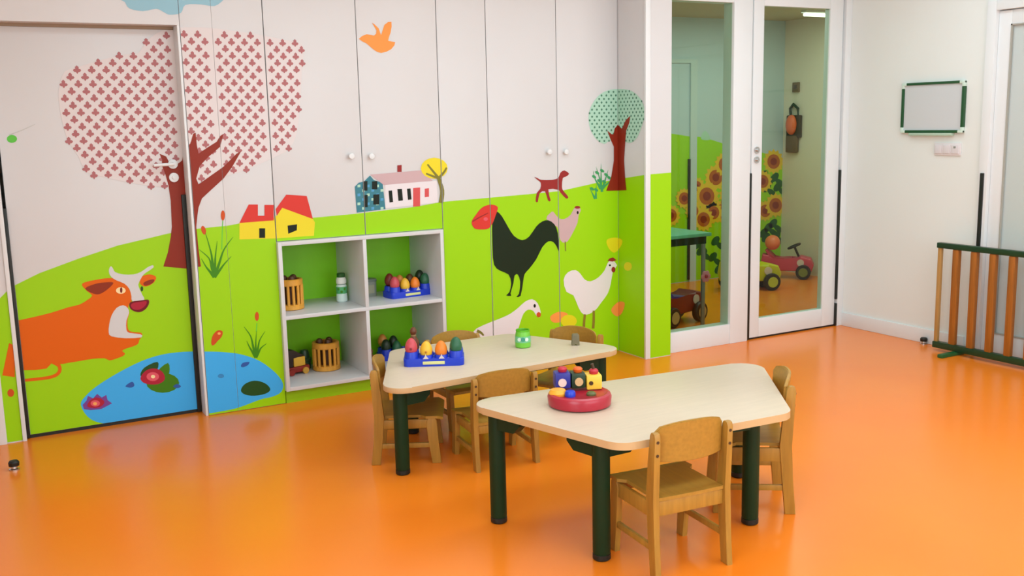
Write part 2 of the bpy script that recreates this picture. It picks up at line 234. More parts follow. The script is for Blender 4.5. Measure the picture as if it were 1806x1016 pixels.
('pond','water',1,'D',[0.4679,0.1327,0.4709,0.1478,0.4797,0.1599,0.4923,0.1726,0.5079,0.1871,0.5274,0.2023,0.5518,0.2182,0.5828,0.2357,0.6189,0.254,0.6565,0.2715,0.6955,0.2882,0.736,0.304,0.7752,0.317,0.8114,0.3265,0.8462,0.3331,0.881,0.3374,0.9163,0.3394,0.9517,0.339,0.9872,0.3372,1.0233,0.3339,1.0596,0.3293,1.0945,0.3243,1.1272,0.3196,1.1586,0.3147,1.19,0.3086,1.2221,0.3016,1.2544,0.2934,1.2866,0.2826,1.3194,0.2688,1.3523,0.2523,1.3835,0.2327,1.4138,0.2082,1.4424,0.1806,1.466,0.1543,1.4837,0.1309,1.4962,0.1089,1.5034,0.089,1.5045,0.0712,1.5001,0.0555,1.4916,0.0428,1.4791,0.0338,1.4626,0.0278,1.4432,0.0233,1.4227,0.0211,1.3995,0.0202,1.3697,0.017,1.3311,0.0084,1.2862,-0.0025,1.2386,-0.0109,1.1875,-0.0142,1.134,-0.0151,1.084,-0.0162,1.041,-0.019,1.0013,-0.0219,0.9604,-0.0231,0.9191,-0.0219,0.8767,-0.019,0.8274,-0.0149,0.7632,-0.0095,0.6927,-0.003,0.6345,0.0039,0.5968,0.0103,0.5705,0.017,0.548,0.0257,0.527,0.0364,0.5098,0.0491,0.4954,0.065,0.4825,0.0865,0.4723,0.1112]),
('pond','water',1,'C',[0.4592,0.1583,0.4621,0.1732,0.4707,0.185,0.4831,0.1975,0.4983,0.2117,0.5175,0.2266,0.5415,0.2423,0.5719,0.2594,0.6073,0.2774,0.6442,0.2945,0.6824,0.3109,0.7222,0.3264,0.7606,0.3392,0.7962,0.3484,0.8303,0.3549,0.8644,0.3592,0.8991,0.3611,0.9338,0.3607,0.9687,0.359,1.0041,0.3558,1.0397,0.3512,1.074,0.3463,1.1061,0.3417,1.1369,0.3369,1.1677,0.3309,1.1992,0.324,1.2309,0.316,1.2625,0.3054,1.2947,0.2918,1.3269,0.2757,1.3576,0.2564,1.3873,0.2325,1.4153,0.2053,1.4386,0.1796,1.4559,0.1565,1.4682,0.135,1.4752,0.1155,1.4763,0.098,1.472,0.0826,1.4637,0.0701,1.4514,0.0613,1.4351,0.0554,1.4161,0.051,1.396,0.0488,1.3732,0.048,1.344,0.0448,1.3061,0.0364,1.262,0.0257,1.2154,0.0175,1.1653,0.0141,1.1127,0.0133,1.0637,0.0122,1.0215,0.0095,0.9825,0.0066,0.9424,0.0054,0.9019,0.0066,0.8603,0.0095,0.8119,0.0135,0.7489,0.0188,0.6798,0.0252,0.6226,0.0319,0.5856,0.0382,0.5598,0.0448,0.5377,0.0533,0.5172,0.0639,0.5002,0.0763,0.4861,0.0919,0.4734,0.113,0.4635,0.1372]),
('water_lily','padgreen',2,'D',[0.9523,0.1747,0.9444,0.1551,0.925,0.1405,0.8972,0.1331,0.8653,0.1339,0.8343,0.1428,0.8087,0.1584,0.7924,0.1782,0.7879,0.1993,0.7956,0.2185,0.8145,0.233,0.8418,0.2406,0.8735,0.2401,0.9047,0.2315,0.9307,0.216,0.9474,0.1961]),
('water_lily','darkgreen',2,'D',[0.7628,0.2422,0.7647,0.2542,0.7725,0.2685,0.7852,0.2808,0.8068,0.2916,0.8334,0.3005,0.852,0.3022,0.8571,0.292,0.8541,0.2745,0.846,0.2581,0.8311,0.2439,0.8112,0.2308,0.7937,0.2237,0.7798,0.2252,0.7683,0.2326]),
('water_lily','padgreen',2,'D',[0.848,0.2508,0.8626,0.267,0.8861,0.2833,0.9037,0.2893,0.9098,0.2771,0.9101,0.2545,0.9062,0.2354,0.8969,0.2231,0.8835,0.2142,0.8713,0.2122,0.8598,0.2205,0.8495,0.2357]),
('water_lily','berry',3,'D',[0.7617,0.2284,0.7654,0.2379,0.7725,0.2479,0.7807,0.2563,0.7894,0.2627,0.7994,0.2675,0.8103,0.2702,0.823,0.2706,0.8367,0.2687,0.8491,0.2647,0.8598,0.2582,0.8691,0.2496,0.8761,0.2397,0.8808,0.2279,0.8831,0.2149,0.8813,0.2037,0.8739,0.1951,0.8624,0.1885,0.8494,0.1844,0.8347,0.1836,0.8185,0.1854,0.8039,0.1885,0.7917,0.1926,0.7811,0.198,0.7727,0.2044,0.7664,0.2116,0.7624,0.2198]),
('water_lily','rose',4,'D',[0.8538,0.2233,0.8507,0.2145,0.8433,0.2079,0.8328,0.2042,0.8208,0.2042,0.8091,0.2078,0.7995,0.2144,0.7934,0.223,0.7918,0.2323,0.7948,0.241,0.8021,0.2477,0.8125,0.2513,0.8245,0.2514,0.8362,0.2479,0.8459,0.2413,0.8521,0.2327]),
('water_lily','cream',5,'D',[0.8343,0.2261,0.8332,0.2225,0.8307,0.2197,0.8272,0.2181,0.8232,0.2179,0.8193,0.2192,0.8161,0.2218,0.8141,0.2253,0.8136,0.2291,0.8147,0.2327,0.8172,0.2356,0.8207,0.2372,0.8247,0.2373,0.8286,0.236,0.8318,0.2334,0.8338,0.2299]),
('water_lily_bloom','violet',2,'D',[0.4764,0.1313,0.4966,0.1514,0.5047,0.1734,0.528,0.1574,0.5484,0.1776,0.5689,0.1551,0.5911,0.1654,0.595,0.1371,0.6147,0.1173,0.586,0.1053,0.5602,0.0957,0.5106,0.0983,0.4806,0.1087]),
('water_lily_bloom','berry',3,'D',[0.4976,0.1197,0.4974,0.1278,0.5019,0.1372,0.5084,0.1454,0.5167,0.152,0.5268,0.1574,0.5369,0.1601,0.5468,0.1591,0.5565,0.1553,0.5648,0.1502,0.5718,0.1438,0.5773,0.1361,0.5792,0.1286,0.5761,0.1214,0.5695,0.1145,0.5613,0.1093,0.5519,0.1065,0.5409,0.1054,0.5299,0.1062,0.5176,0.109,0.5052,0.1137]),
('water_lily_bloom','rose',4,'D',[0.5578,0.1265,0.5555,0.1205,0.5503,0.116,0.5428,0.1136,0.5343,0.1137,0.5259,0.1163,0.5191,0.121,0.5148,0.1271,0.5136,0.1336,0.5158,0.1395,0.521,0.1441,0.5285,0.1464,0.537,0.1463,0.5454,0.1438,0.5522,0.1391,0.5566,0.133]),
('water_lily_bloom','peach',5,'D',[0.5441,0.1273,0.5431,0.1243,0.5407,0.122,0.5374,0.1207,0.5336,0.1207,0.5299,0.122,0.5269,0.1242,0.525,0.1272,0.5245,0.1305,0.5255,0.1335,0.5279,0.1358,0.5312,0.137,0.535,0.137,0.5387,0.1358,0.5417,0.1335,0.5436,0.1305]),
('small_fish#1','deepblue',3,'D',[0.6858,0.1951,0.688,0.1999,0.695,0.2051,0.7023,0.2093,0.7091,0.2128,0.7162,0.2152,0.722,0.2147,0.7262,0.2094,0.729,0.2011,0.7293,0.1941,0.7261,0.1897,0.7203,0.1865,0.7132,0.1854,0.7033,0.1871,0.6921,0.1909]),
('small_fish#2','deepblue',3,'D',[0.9204,0.1595,0.9244,0.1643,0.933,0.169,0.9412,0.1706,0.9491,0.1666,0.9568,0.1594,0.9601,0.1535,0.9561,0.1502,0.9478,0.1482,0.9396,0.1481,0.9316,0.1507,0.9238,0.1551]),
('small_fish#3','deepblue',3,'C',[1.2555,0.2419,1.2564,0.2474,1.2601,0.2541,1.2664,0.259,1.2779,0.2612,1.292,0.2615,1.3014,0.2599,1.3025,0.2555,1.2988,0.2492,1.2933,0.2438,1.286,0.24,1.2769,0.237,1.269,0.2357,1.2628,0.2363,1.2578,0.2385]),
('small_fish#4','midblue',3,'C',[1.1643,0.2022,1.1628,0.198,1.159,0.1949,1.1536,0.1932,1.1473,0.1933,1.1411,0.195,1.136,0.1982,1.1328,0.2024,1.1318,0.2069,1.1334,0.211,1.1371,0.2142,1.1426,0.2158,1.1488,0.2158,1.155,0.214,1.1601,0.2108,1.1634,0.2067]),
('lily_pad#5','darkgreen',2,'C',[1.2466,0.1094,1.249,0.1198,1.2559,0.1307,1.2655,0.1398,1.278,0.1464,1.2933,0.1512,1.3085,0.1536,1.3227,0.1532,1.3368,0.1505,1.3505,0.1458,1.3644,0.1391,1.3779,0.1305,1.3889,0.1211,1.3974,0.1106,1.4033,0.0993,1.4041,0.0896,1.3986,0.0821,1.388,0.0763,1.3743,0.0722,1.357,0.07,1.3367,0.0696,1.3173,0.0709,1.2995,0.0738,1.2827,0.0784,1.2688,0.0843,1.2579,0.0916,1.25,0.1002]),
('grass_tuft','leafgreen',2,'C',[1.1582,0.7361,1.1541,0.7412,1.1485,0.7486,1.1423,0.7569,1.1364,0.7648,1.131,0.7717,1.1256,0.7783,1.1203,0.7851,1.115,0.793,1.1091,0.8034,1.1028,0.8156,1.0971,0.8269,1.0929,0.8347,1.0914,0.834,1.0944,0.8257,1.0989,0.8138,1.1041,0.8009,1.109,0.7896,1.1134,0.7807,1.1179,0.7728,1.1222,0.7654,1.1265,0.7579,1.1313,0.7494,1.1364,0.7404,1.1409,0.7322,1.1439,0.7265]),
('grass_tuft','leafgreen',2,'C',[1.1611,0.7317,1.1596,0.7435,1.1578,0.7605,1.1558,0.7795,1.154,0.7973,1.1526,0.8126,1.1515,0.8274,1.1498,0.8437,1.1468,0.863,1.1414,0.8889,1.1343,0.9194,1.1274,0.9477,1.1225,0.9671,1.1208,0.9667,1.1243,0.947,1.1297,0.9184,1.1352,0.8877,1.1391,0.8619,1.1405,0.8429,1.1406,0.8271,1.1401,0.8124,1.14,0.7968,1.1403,0.7787,1.1407,0.7597,1.141,0.7427,1.1409,0.7309]),
('grass_tuft','leafgreen',2,'C',[1.1596,0.73,1.1602,0.7404,1.1614,0.7553,1.1627,0.772,1.164,0.7878,1.1649,0.8019,1.1657,0.8156,1.1667,0.8298,1.1683,0.8452,1.1709,0.8641,1.1743,0.8853,1.1775,0.9048,1.1795,0.9184,1.1778,0.9187,1.1745,0.9054,1.1701,0.8862,1.1654,0.8652,1.1614,0.8464,1.1586,0.831,1.1562,0.8169,1.1541,0.8033,1.1519,0.7895,1.1494,0.7739,1.1468,0.7575,1.1443,0.7428,1.1424,0.7326]),
('grass_tuft','leafgreen',2,'C',[1.159,0.7276,1.1637,0.7405,1.1707,0.7589,1.1787,0.7794,1.1862,0.799,1.1926,0.8171,1.1985,0.8353,1.2051,0.8529,1.2132,0.8697,1.2249,0.8872,1.2392,0.9052,1.2527,0.921,1.2619,0.9323,1.2606,0.9335,1.2504,0.9231,1.2359,0.9081,1.2204,0.8908,1.2073,0.8736,1.1976,0.8566,1.1896,0.839,1.1824,0.8213,1.175,0.8039,1.1663,0.7851,1.1572,0.7651,1.149,0.7473,1.1431,0.735]),
('grass_tuft','leafgreen',2,'C',[1.1576,0.7253,1.1622,0.7317,1.169,0.7407,1.1768,0.7507,1.1841,0.7602,1.1906,0.7689,1.1969,0.7775,1.2034,0.7862,1.2105,0.795,1.2196,0.8049,1.2301,0.8156,1.2397,0.8254,1.2462,0.8323,1.245,0.8337,1.2376,0.8277,1.2271,0.819,1.2157,0.8092,1.2055,0.8,1.1972,0.7919,1.1895,0.784,1.1822,0.7762,1.1749,0.7685,1.1666,0.7599,1.1579,0.7508,1.1501,0.7428,1.1445,0.7373]),
('grass_tuft','leafgreen',2,'C',[1.1581,0.7327,1.1556,0.7419,1.1523,0.7551,1.1486,0.7699,1.1452,0.7837,1.1428,0.7963,1.1409,0.8092,1.1379,0.8225,1.1319,0.8356,1.1212,0.8491,1.1074,0.8627,1.094,0.8745,1.0848,0.8826,1.0836,0.8814,1.0922,0.8725,1.1048,0.8599,1.1176,0.8458,1.1269,0.8325,1.1312,0.8205,1.133,0.8081,1.1338,0.7952,1.1352,0.782,1.1377,0.7676,1.1403,0.7526,1.1425,0.7393,1.144,0.7299]),
('grass_tuft#2','leafgreen',2,'C',[1.3451,0.2812,1.3418,0.2868,1.3372,0.2949,1.3322,0.304,1.3274,0.3126,1.3229,0.3204,1.3183,0.3281,1.314,0.3358,1.3099,0.3435,1.3059,0.3522,1.3019,0.3615,1.2985,0.3698,1.2959,0.3756,1.2942,0.3751,1.2956,0.369,1.298,0.3602,1.3008,0.3505,1.3038,0.3412,1.3069,0.3327,1.3103,0.3244,1.3138,0.3161,1.3172,0.3079,1.3208,0.2988,1.3248,0.2892,1.3282,0.2807,1.3305,0.2746]),
('grass_tuft#2','leafgreen',2,'C',[1.3459,0.2788,1.3434,0.2896,1.3402,0.3051,1.3367,0.3225,1.3333,0.3388,1.3307,0.3537,1.3284,0.3689,1.3253,0.3842,1.3206,0.3992,1.3128,0.4148,1.303,0.4306,1.2936,0.4443,1.287,0.4537,1.2855,0.4528,1.2911,0.4427,1.2994,0.4284,1.308,0.4124,1.3144,0.3971,1.3177,0.3829,1.3194,0.3681,1.3205,0.353,1.3219,0.3377,1.3241,0.321,1.3265,0.3036,1.3285,0.2879,1.3297,0.277]),
('grass_tuft#2','leafgreen',2,'C',[1.3451,0.2769,1.345,0.285,1.3453,0.2964,1.3455,0.3093,1.3458,0.3215,1.3459,0.3323,1.3459,0.3429,1.346,0.3539,1.3465,0.3657,1.3478,0.3803,1.3496,0.3967,1.3513,0.4118,1.3523,0.4223,1.3505,0.4227,1.3484,0.4124,1.3457,0.3976,1.3428,0.3813,1.3405,0.3668,1.3389,0.3549,1.3377,0.3439,1.3366,0.3334,1.3355,0.3228,1.3342,0.3108,1.3328,0.2981,1.3316,0.2868,1.3305,0.2789]),
('grass_tuft#2','leafgreen',2,'C',[1.3448,0.2753,1.3467,0.2839,1.3497,0.296,1.3531,0.3096,1.3564,0.3226,1.3589,0.3346,1.361,0.3464,1.3637,0.3579,1.3677,0.3691,1.3743,0.3812,1.3829,0.394,1.3912,0.4054,1.3968,0.4135,1.3953,0.4147,1.3889,0.4074,1.3797,0.3966,1.3701,0.3843,1.3622,0.3722,1.3569,0.3607,1.3531,0.349,1.3499,0.3374,1.3464,0.326,1.3422,0.3136,1.3378,0.3004,1.3337,0.2887,1.3308,0.2805]),
('grass_tuft#2','leafgreen',2,'C',[1.3447,0.273,1.347,0.2777,1.3506,0.2844,1.3546,0.2919,1.3585,0.2991,1.3616,0.3058,1.3644,0.3124,1.3674,0.3186,1.3716,0.3244,1.3783,0.3305,1.387,0.3368,1.3952,0.3425,1.4009,0.3466,1.3999,0.3482,1.3936,0.3452,1.3846,0.3406,1.375,0.3352,1.3669,0.3296,1.361,0.3237,1.3564,0.3175,1.3525,0.3115,1.3485,0.3058,1.3438,0.2996,1.3387,0.2929,1.3342,0.2869,1.3308,0.2829]),
('cattail#1','leafbright',1,'C',[1.2008,0.8724,1.2027,0.8921,1.2054,0.9207,1.2083,0.9507,1.2108,0.975,1.2128,0.9923,1.2146,1.0062,1.2161,1.0169,1.2171,1.0246,1.2128,1.0251,1.2118,1.0175,1.2103,1.0068,1.2085,0.9928,1.2065,0.9755,1.204,0.9512,1.2011,0.9211,1.1984,0.8926,1.1965,0.8728]),
('cattail#1','rust',2,'C',[1.227,1.0476,1.2255,1.0375,1.2227,1.0291,1.2189,1.0237,1.2148,1.0219,1.2109,1.0242,1.208,1.0301,1.2063,1.0388,1.2062,1.0489,1.2077,1.0589,1.2106,1.0673,1.2143,1.0728,1.2184,1.0745,1.2223,1.0723,1.2252,1.0664,1.2269,1.0577]),
('cattail#2','rust',2,'C',[1.1251,0.9818,1.1262,0.9729,1.1254,0.965,1.123,0.9592,1.1191,0.9565,1.1145,0.9572,1.1097,0.9613,1.1057,0.9681,1.1029,0.9765,1.1018,0.9854,1.1025,0.9933,1.105,0.9991,1.1089,1.0019,1.1135,1.0011,1.1182,0.9971,1.1223,0.9903]),
('cattail#3','leafbright',1,'C',[1.3519,0.4179,1.3579,0.4634,1.3534,0.4643,1.3474,0.4187]),
('cattail#3','rust',2,'C',[1.3689,0.4993,1.3675,0.49,1.3646,0.4824,1.3607,0.4775,1.3565,0.4761,1.3524,0.4784,1.3493,0.4842,1.3474,0.4924,1.3472,0.5018,1.3486,0.511,1.3515,0.5187,1.3553,0.5236,1.3596,0.5249,1.3637,0.5226,1.3668,0.5169,1.3687,0.5087]),
('goldfish','rust',2,'C',[1.1112,0.3961,1.1136,0.4069,1.1175,0.419,1.123,0.4296,1.1307,0.4385,1.1398,0.446,1.1488,0.4503,1.158,0.4503,1.167,0.447,1.1727,0.4417,1.1736,0.4338,1.1712,0.4238,1.1667,0.4143,1.1595,0.4063,1.1502,0.3988,1.142,0.3921,1.1364,0.3861,1.1319,0.381,1.1274,0.3772,1.1224,0.3745,1.1175,0.3733,1.1137,0.3747,1.1115,0.3796,1.1106,0.3872]),
('goldfish','peach',3,'C',[1.1625,0.4317,1.1617,0.4291,1.1597,0.4271,1.157,0.4259,1.1539,0.4258,1.1508,0.4267,1.1483,0.4285,1.1467,0.431,1.1463,0.4337,1.1471,0.4363,1.149,0.4384,1.1517,0.4396,1.1549,0.4397,1.1579,0.4388,1.1604,0.437,1.162,0.4345]),
('ladybird','rust',2,'L',[0.1744,0.2473,0.1726,0.2399,0.1688,0.2341,0.1637,0.2306,0.1579,0.2299,0.1525,0.2323,0.1481,0.2373,0.1456,0.2441,0.1452,0.2518,0.147,0.2591,0.1507,0.265,0.1559,0.2685,0.1616,0.2691,0.1671,0.2668,0.1714,0.2618,0.174,0.2549]),
('yellow_house','yellow',2,'C',[1.2986,1.0036,1.4801,1.0072,1.4865,1.0292,1.4992,1.0284,1.5302,1.0699,1.6928,1.0,1.7049,0.9792,1.6949,0.9067,1.4917,0.9079,1.2929,0.9176]),
('yellow_house','red',3,'C',[1.2986,1.0036,1.353,1.0966,1.4013,1.0937,1.3975,1.035,1.4324,1.0328,1.436,1.0896,1.4851,1.0866,1.48,1.0051]),
('yellow_house','red',3,'C',[1.4943,1.0637,1.5557,1.137,1.6669,1.1238,1.6942,0.9978,1.5301,1.0685,1.4978,1.0285]),
('yellow_house','dark',3,'C',[1.4002,0.9687,1.4317,0.9665,1.4284,0.9156,1.397,0.918]),
('yellow_house','dark',3,'C',[1.5529,0.972,1.6051,0.9754,1.6018,0.9436,1.5539,0.928]),
('blue_house','teal',2,'C',[1.9416,1.1592,1.9657,1.1797,1.9968,1.1854,2.0331,1.2163,2.0552,1.1898,2.1053,1.1728,2.1166,1.025,1.9459,1.0159]),
('blue_house','seafoam',3,'C',[1.9575,1.1692,1.9744,1.1698,1.9737,1.1554,1.9568,1.1548]),
('blue_house','sky',3,'C',[1.955,1.1201,1.972,1.1206,1.9712,1.1062,1.9543,1.1057]),
('blue_house','seafoam',3,'C',[1.9525,1.0709,1.9695,1.0713,1.9688,1.0568,1.9518,1.0564]),
('blue_house','seafoam',3,'C',[1.9831,1.1433,2.0001,1.1438,1.9994,1.1293,1.9824,1.1288]),
('blue_house','sky',3,'C',[1.9807,1.094,1.9977,1.0945,1.997,1.0799,1.9799,1.0795]),
('blue_house','seafoam',3,'C',[1.9782,1.0446,1.9953,1.045,1.9945,1.0304,1.9775,1.03]),
('blue_house','sky',3,'C',[2.0113,1.1665,2.0284,1.1671,2.0277,1.1526,2.0106,1.152]),
('blue_house','seafoam',3,'C',[2.0089,1.1172,2.026,1.1177,2.0253,1.1031,2.0082,1.1026]),
('blue_house','sky',3,'C',[2.0065,1.0677,2.0236,1.0682,2.0229,1.0536,2.0057,1.0531]),
('blue_house','sky',3,'C',[2.0372,1.1405,2.0544,1.141,2.0537,1.1264,2.0365,1.1259]),
('blue_house','seafoam',3,'C',[2.0348,1.0909,2.052,1.0914,2.0513,1.0768,2.0341,1.0763]),
('blue_house','sky',3,'C',[2.0324,1.0412,2.0496,1.0417,2.0489,1.027,2.0317,1.0266]),
('blue_house','seafoam',3,'C',[2.0656,1.1638,2.0829,1.1644,2.0822,1.1498,2.0649,1.1492]),
('blue_house','sky',3,'C',[2.0633,1.1142,2.0805,1.1147,2.0798,1.1001,2.0626,1.0996]),
('blue_house','seafoam',3,'C',[2.0609,1.0645,2.0782,1.0649,2.0775,1.0503,2.0602,1.0498]),
('blue_house','seafoam',3,'C',[2.0918,1.1376,2.1092,1.1381,2.1085,1.1235,2.0911,1.123]),
('blue_house','sky',3,'C',[2.0895,1.0878,2.1069,1.0883,2.1062,1.0736,2.0888,1.0731]),
('blue_house','seafoam',3,'C',[2.0871,1.0379,2.1045,1.0383,2.1038,1.0236,2.0865,1.0232]),
('blue_house','dark',4,'C',[1.9891,1.1858,2.0162,1.1874,2.0136,1.1337,1.9866,1.1351]),
('blue_house','dark',4,'C',[2.0432,1.1831,2.0744,1.1845,2.0722,1.1379,2.041,1.1395]),
('blue_house','dark',4,'C',[1.9907,1.1094,2.014,1.1111,2.0107,1.0426,1.9875,1.044]),
('blue_house','dark',4,'C',[2.0474,1.11,2.0827,1.1109,2.08,1.0531,2.0448,1.0552]),
('white_house','offwhite',2,'C',[2.1206,1.1647,2.4369,1.1677,2.4405,1.0428,2.1144,1.0288]),
('white_house','mauve',3,'C',[2.0333,1.2214,2.3486,1.2317,2.412,1.1689,2.1125,1.16]),
('white_house','maroon',3,'C',[2.1982,1.2654,2.2246,1.2665,2.2229,1.2283,2.1966,1.2294]),
('white_house','dark',3,'C',[2.1387,1.127,2.1601,1.1274,2.1636,1.0621,2.142,1.0604]),
('white_house','dark',3,'C',[2.1923,1.1331,2.2204,1.1331,2.224,1.0675,2.1958,1.0662]),
('white_house','dark',3,'C',[2.2509,1.1322,2.2728,1.1326,2.2767,1.0704,2.2547,1.0687]),
('white_house','coral',3,'C',[2.2891,1.1339,2.3324,1.1347,2.3281,1.0284,2.2847,1.0281]),
('white_house','coral',3,'C',[2.3608,1.1265,2.3873,1.1281,2.3853,1.0793,2.3588,1.0778]),
('yellow_tree','yellow',4,'C',[2.5097,1.2361,2.5024,1.2133,2.4831,1.1945,2.455,1.1828,2.4224,1.1797,2.3903,1.1858,2.3636,1.2,2.3463,1.2202,2.3409,1.2432,2.3481,1.2657,2.367,1.2842,2.3946,1.2961,2.427,1.2994,2.4592,1.2936,2.4863,1.2796,2.5041,1.2594]),
('yellow_tree','barkgreen',5,'C',[2.4728,1.0373,2.4751,1.0496,2.4789,1.0675,2.482,1.0885,2.4824,1.1099,2.4781,1.1319,2.471,1.1548,2.4638,1.1749,2.4588,1.1887,2.4381,1.1834,2.4423,1.1694,2.4485,1.1494,2.4544,1.1279,2.4573,1.109,2.4562,1.0914,2.4525,1.0725,2.4481,1.0554,2.4449,1.0432]),
('yellow_tree','barkgreen',5,'C',[2.4566,1.1867,2.4497,1.1943,2.44,1.2053,2.4293,1.2175,2.4195,1.2287,2.4103,1.2393,2.4008,1.2502,2.3926,1.2598,2.3867,1.2664,2.3787,1.2612,2.384,1.2541,2.3916,1.2441,2.4003,1.2327,2.4089,1.2216,2.4181,1.2099,2.4281,1.1972,2.4371,1.1858,2.4433,1.1777]),
('yellow_tree','barkgreen',5,'C',[2.4559,1.1768,2.4622,1.183,2.4715,1.1919,2.4815,1.2017,2.4898,1.2107,2.4959,1.2188,2.5007,1.2266,2.5043,1.2333,2.5067,1.2379,2.4979,1.2424,2.4948,1.2381,2.4906,1.2321,2.4854,1.2252,2.4794,1.2184,2.4711,1.2106,2.4608,1.2015,2.4509,1.1933,2.444,1.1876]),
('yellow_tree','barkgreen',5,'C',[2.4528,1.1892,2.4461,1.1911,2.4366,1.1939,2.4259,1.1973,2.4155,1.2007,2.4047,1.2046,2.3928,1.2092,2.382,1.2133,2.3745,1.2161,2.3704,1.2079,2.3776,1.2045,2.3881,1.1997,2.3997,1.1944,2.4105,1.1897,2.4209,1.1854,2.4315,1.1813,2.4407,1.1778,2.4471,1.1752]),
('flying_bird','birdorange',2,'C',[2.0052,1.9513,2.0226,1.966,2.0508,1.9769,2.0741,1.9735,2.0937,1.9704,2.1055,1.9811,2.1086,1.9979,2.0945,2.0223,2.0835,2.0393,2.1007,2.0285,2.1227,2.0082,2.1299,1.9855,2.1348,1.9737,2.1438,1.998,2.1565,2.0289,2.1794,2.0446,2.1985,2.0461,2.1981,2.0205,2.1904,1.9873,2.1794,1.9627,2.1746,1.9445,2.1958,1.9409,2.2158,1.9378,2.2095,1.9196,2.1905,1.8997,2.1615,1.8858,2.1303,1.8789,2.1076,1.884,2.0874,1.8958,2.0679,1.9112,2.0483,1.9274,2.0214,1.9398]),
('running_dog','maroon',2,'C',[3.0868,1.1601,3.0982,1.1563,3.1148,1.1491,3.1223,1.1438,3.136,1.1396,3.1738,1.1364,3.2146,1.1358,3.2404,1.1388,3.2581,1.146,3.2666,1.1608,3.2732,1.1759,3.2866,1.1859,3.3025,1.1894,3.3234,1.1801,3.3372,1.1669,3.3266,1.1574,3.3092,1.1497,3.2983,1.1481,3.2901,1.142,3.2849,1.1168,3.2834,1.0894,3.2856,1.076,3.2932,1.0642,3.3129,1.0437,3.3292,1.0251,3.3251,1.0157,3.3115,1.0162,3.2911,1.0343,3.2712,1.0555,3.2661,1.0659,3.2569,1.0723,3.2189,1.0814,3.1848,1.0798,3.1896,1.0461,3.2008,1.0114,3.1929,1.0042,3.1807,1.0126,3.1723,1.0414,3.1617,1.0688,3.142,1.0704,3.1229,1.0587,3.1146,1.0325,3.1091,1.0082,3.0999,1.0042,3.0936,1.0128,3.0958,1.0363,3.1031,1.0622,3.1157,1.0745,3.1277,1.0852,3.1334,1.1035,3.1327,1.1215,3.1218,1.1329,3.1076,1.1421,3.0939,1.1531]),
('green_tree_crown','seafoam',1,'C',[3.4851,1.5187,3.4899,1.5421,3.4986,1.5642,3.5111,1.5855,3.5281,1.6074,3.549,1.6285,3.5715,1.6461,3.5945,1.6587,3.6191,1.6676,3.6472,1.6738,3.6816,1.6776,3.7196,1.6786,3.7544,1.677,3.783,1.6734,3.8083,1.6671,3.8319,1.6567,3.8555,1.641,3.8774,1.6212,3.8947,1.5999,3.9062,1.5781,3.913,1.5549,3.9152,1.5303,3.9121,1.5037,3.9044,1.4757,3.8946,1.4485,3.8833,1.4214,3.87,1.3951,3.8549,1.3735,3.8379,1.3576,3.8193,1.3465,3.7998,1.3409,3.7807,1.3434,3.7608,1.3514,3.7375,1.3578,3.7071,1.3606,3.6734,1.3617,3.645,1.3605,3.6269,1.354,3.6138,1.3452,3.5991,1.3419,3.5795,1.3475,3.5583,1.3586,3.5389,1.3735,3.5217,1.3922,3.5062,1.4147,3.4946,1.4388,3.4876,1.4648,3.4844,1.4925]),
('green_tree_crown','seafoam',1,'R',[5.2705,1.6788,5.2172,1.678,5.1689,1.6748,5.1298,1.6699,5.0958,1.6626,5.0643,1.6516,5.0334,1.6356,5.0049,1.6158,4.9827,1.5951,4.968,1.5741,4.9594,1.552,4.9566,1.5287,4.9605,1.5035,4.9703,1.477,4.9829,1.451,4.9973,1.425,5.0145,1.3995,5.0341,1.3783,5.0564,1.3625,5.0811,1.351,5.1072,1.3447,5.133,1.3465,5.1602,1.3535,5.1923,1.359,5.2349,1.3606,5.2733,1.3605]),
('green_tree_trunk','trunk',3,'C',[3.6226,1.4234,3.656,1.4001,3.6698,1.3998,3.6792,1.4345,3.704,1.4589,3.7378,1.4331,3.7691,1.4851,3.8034,1.512,3.7955,1.467,3.7719,1.4198,3.7622,1.3319,3.754,1.231,3.7614,1.129,3.772,1.0428,3.612,1.0475,3.6511,1.1341,3.6718,1.2342,3.6724,1.3221,3.6451,1.373]),
('green_tree_trunk','trunk',3,'R',[5.2727,1.4353,5.2393,1.4589,5.1918,1.4337,5.1488,1.4853,5.1023,1.5117,5.113,1.4678,5.1449,1.4212,5.1582,1.3344,5.1695,1.2344,5.1593,1.1344,5.1447,1.0507,5.2761,1.042]),
('bush','leafteal',2,'C',[3.5911,1.0439,3.5883,1.0524,3.5847,1.0647,3.5807,1.0785,3.5769,1.0914,3.5737,1.1029,3.5706,1.1141,3.5672,1.1259,3.5628,1.139,3.5568,1.1552,3.5495,1.1736,3.5426,1.1904,3.5376,1.2021,3.5368,1.2019,3.5402,1.1899,3.5456,1.1728,3.5514,1.1541,3.5558,1.1378,3.5586,1.1248,3.5604,1.113,3.562,1.1017,3.5637,1.09,3.5659,1.0768,3.5683,1.0629,3.5704,1.0504,3.5716,1.0417]),
('bush','leafteal',2,'C',[3.5838,1.0616,3.5831,1.0696,3.5824,1.081,3.5817,1.0938,3.581,1.1059,3.5803,1.1164,3.5796,1.1264,3.5789,1.1373,3.5782,1.1501,3.5776,1.1672,3.577,1.1874,3.5764,1.2062,3.5757,1.2191,3.5748,1.2192,3.5739,1.2063,3.5729,1.1876,3.572,1.1675,3.571,1.1504,3.5701,1.1377,3.5693,1.1269,3.5684,1.117,3.5675,1.1066,3.5666,1.0946,3.5657,1.0819,3.5648,1.0706,3.564,1.0627]),
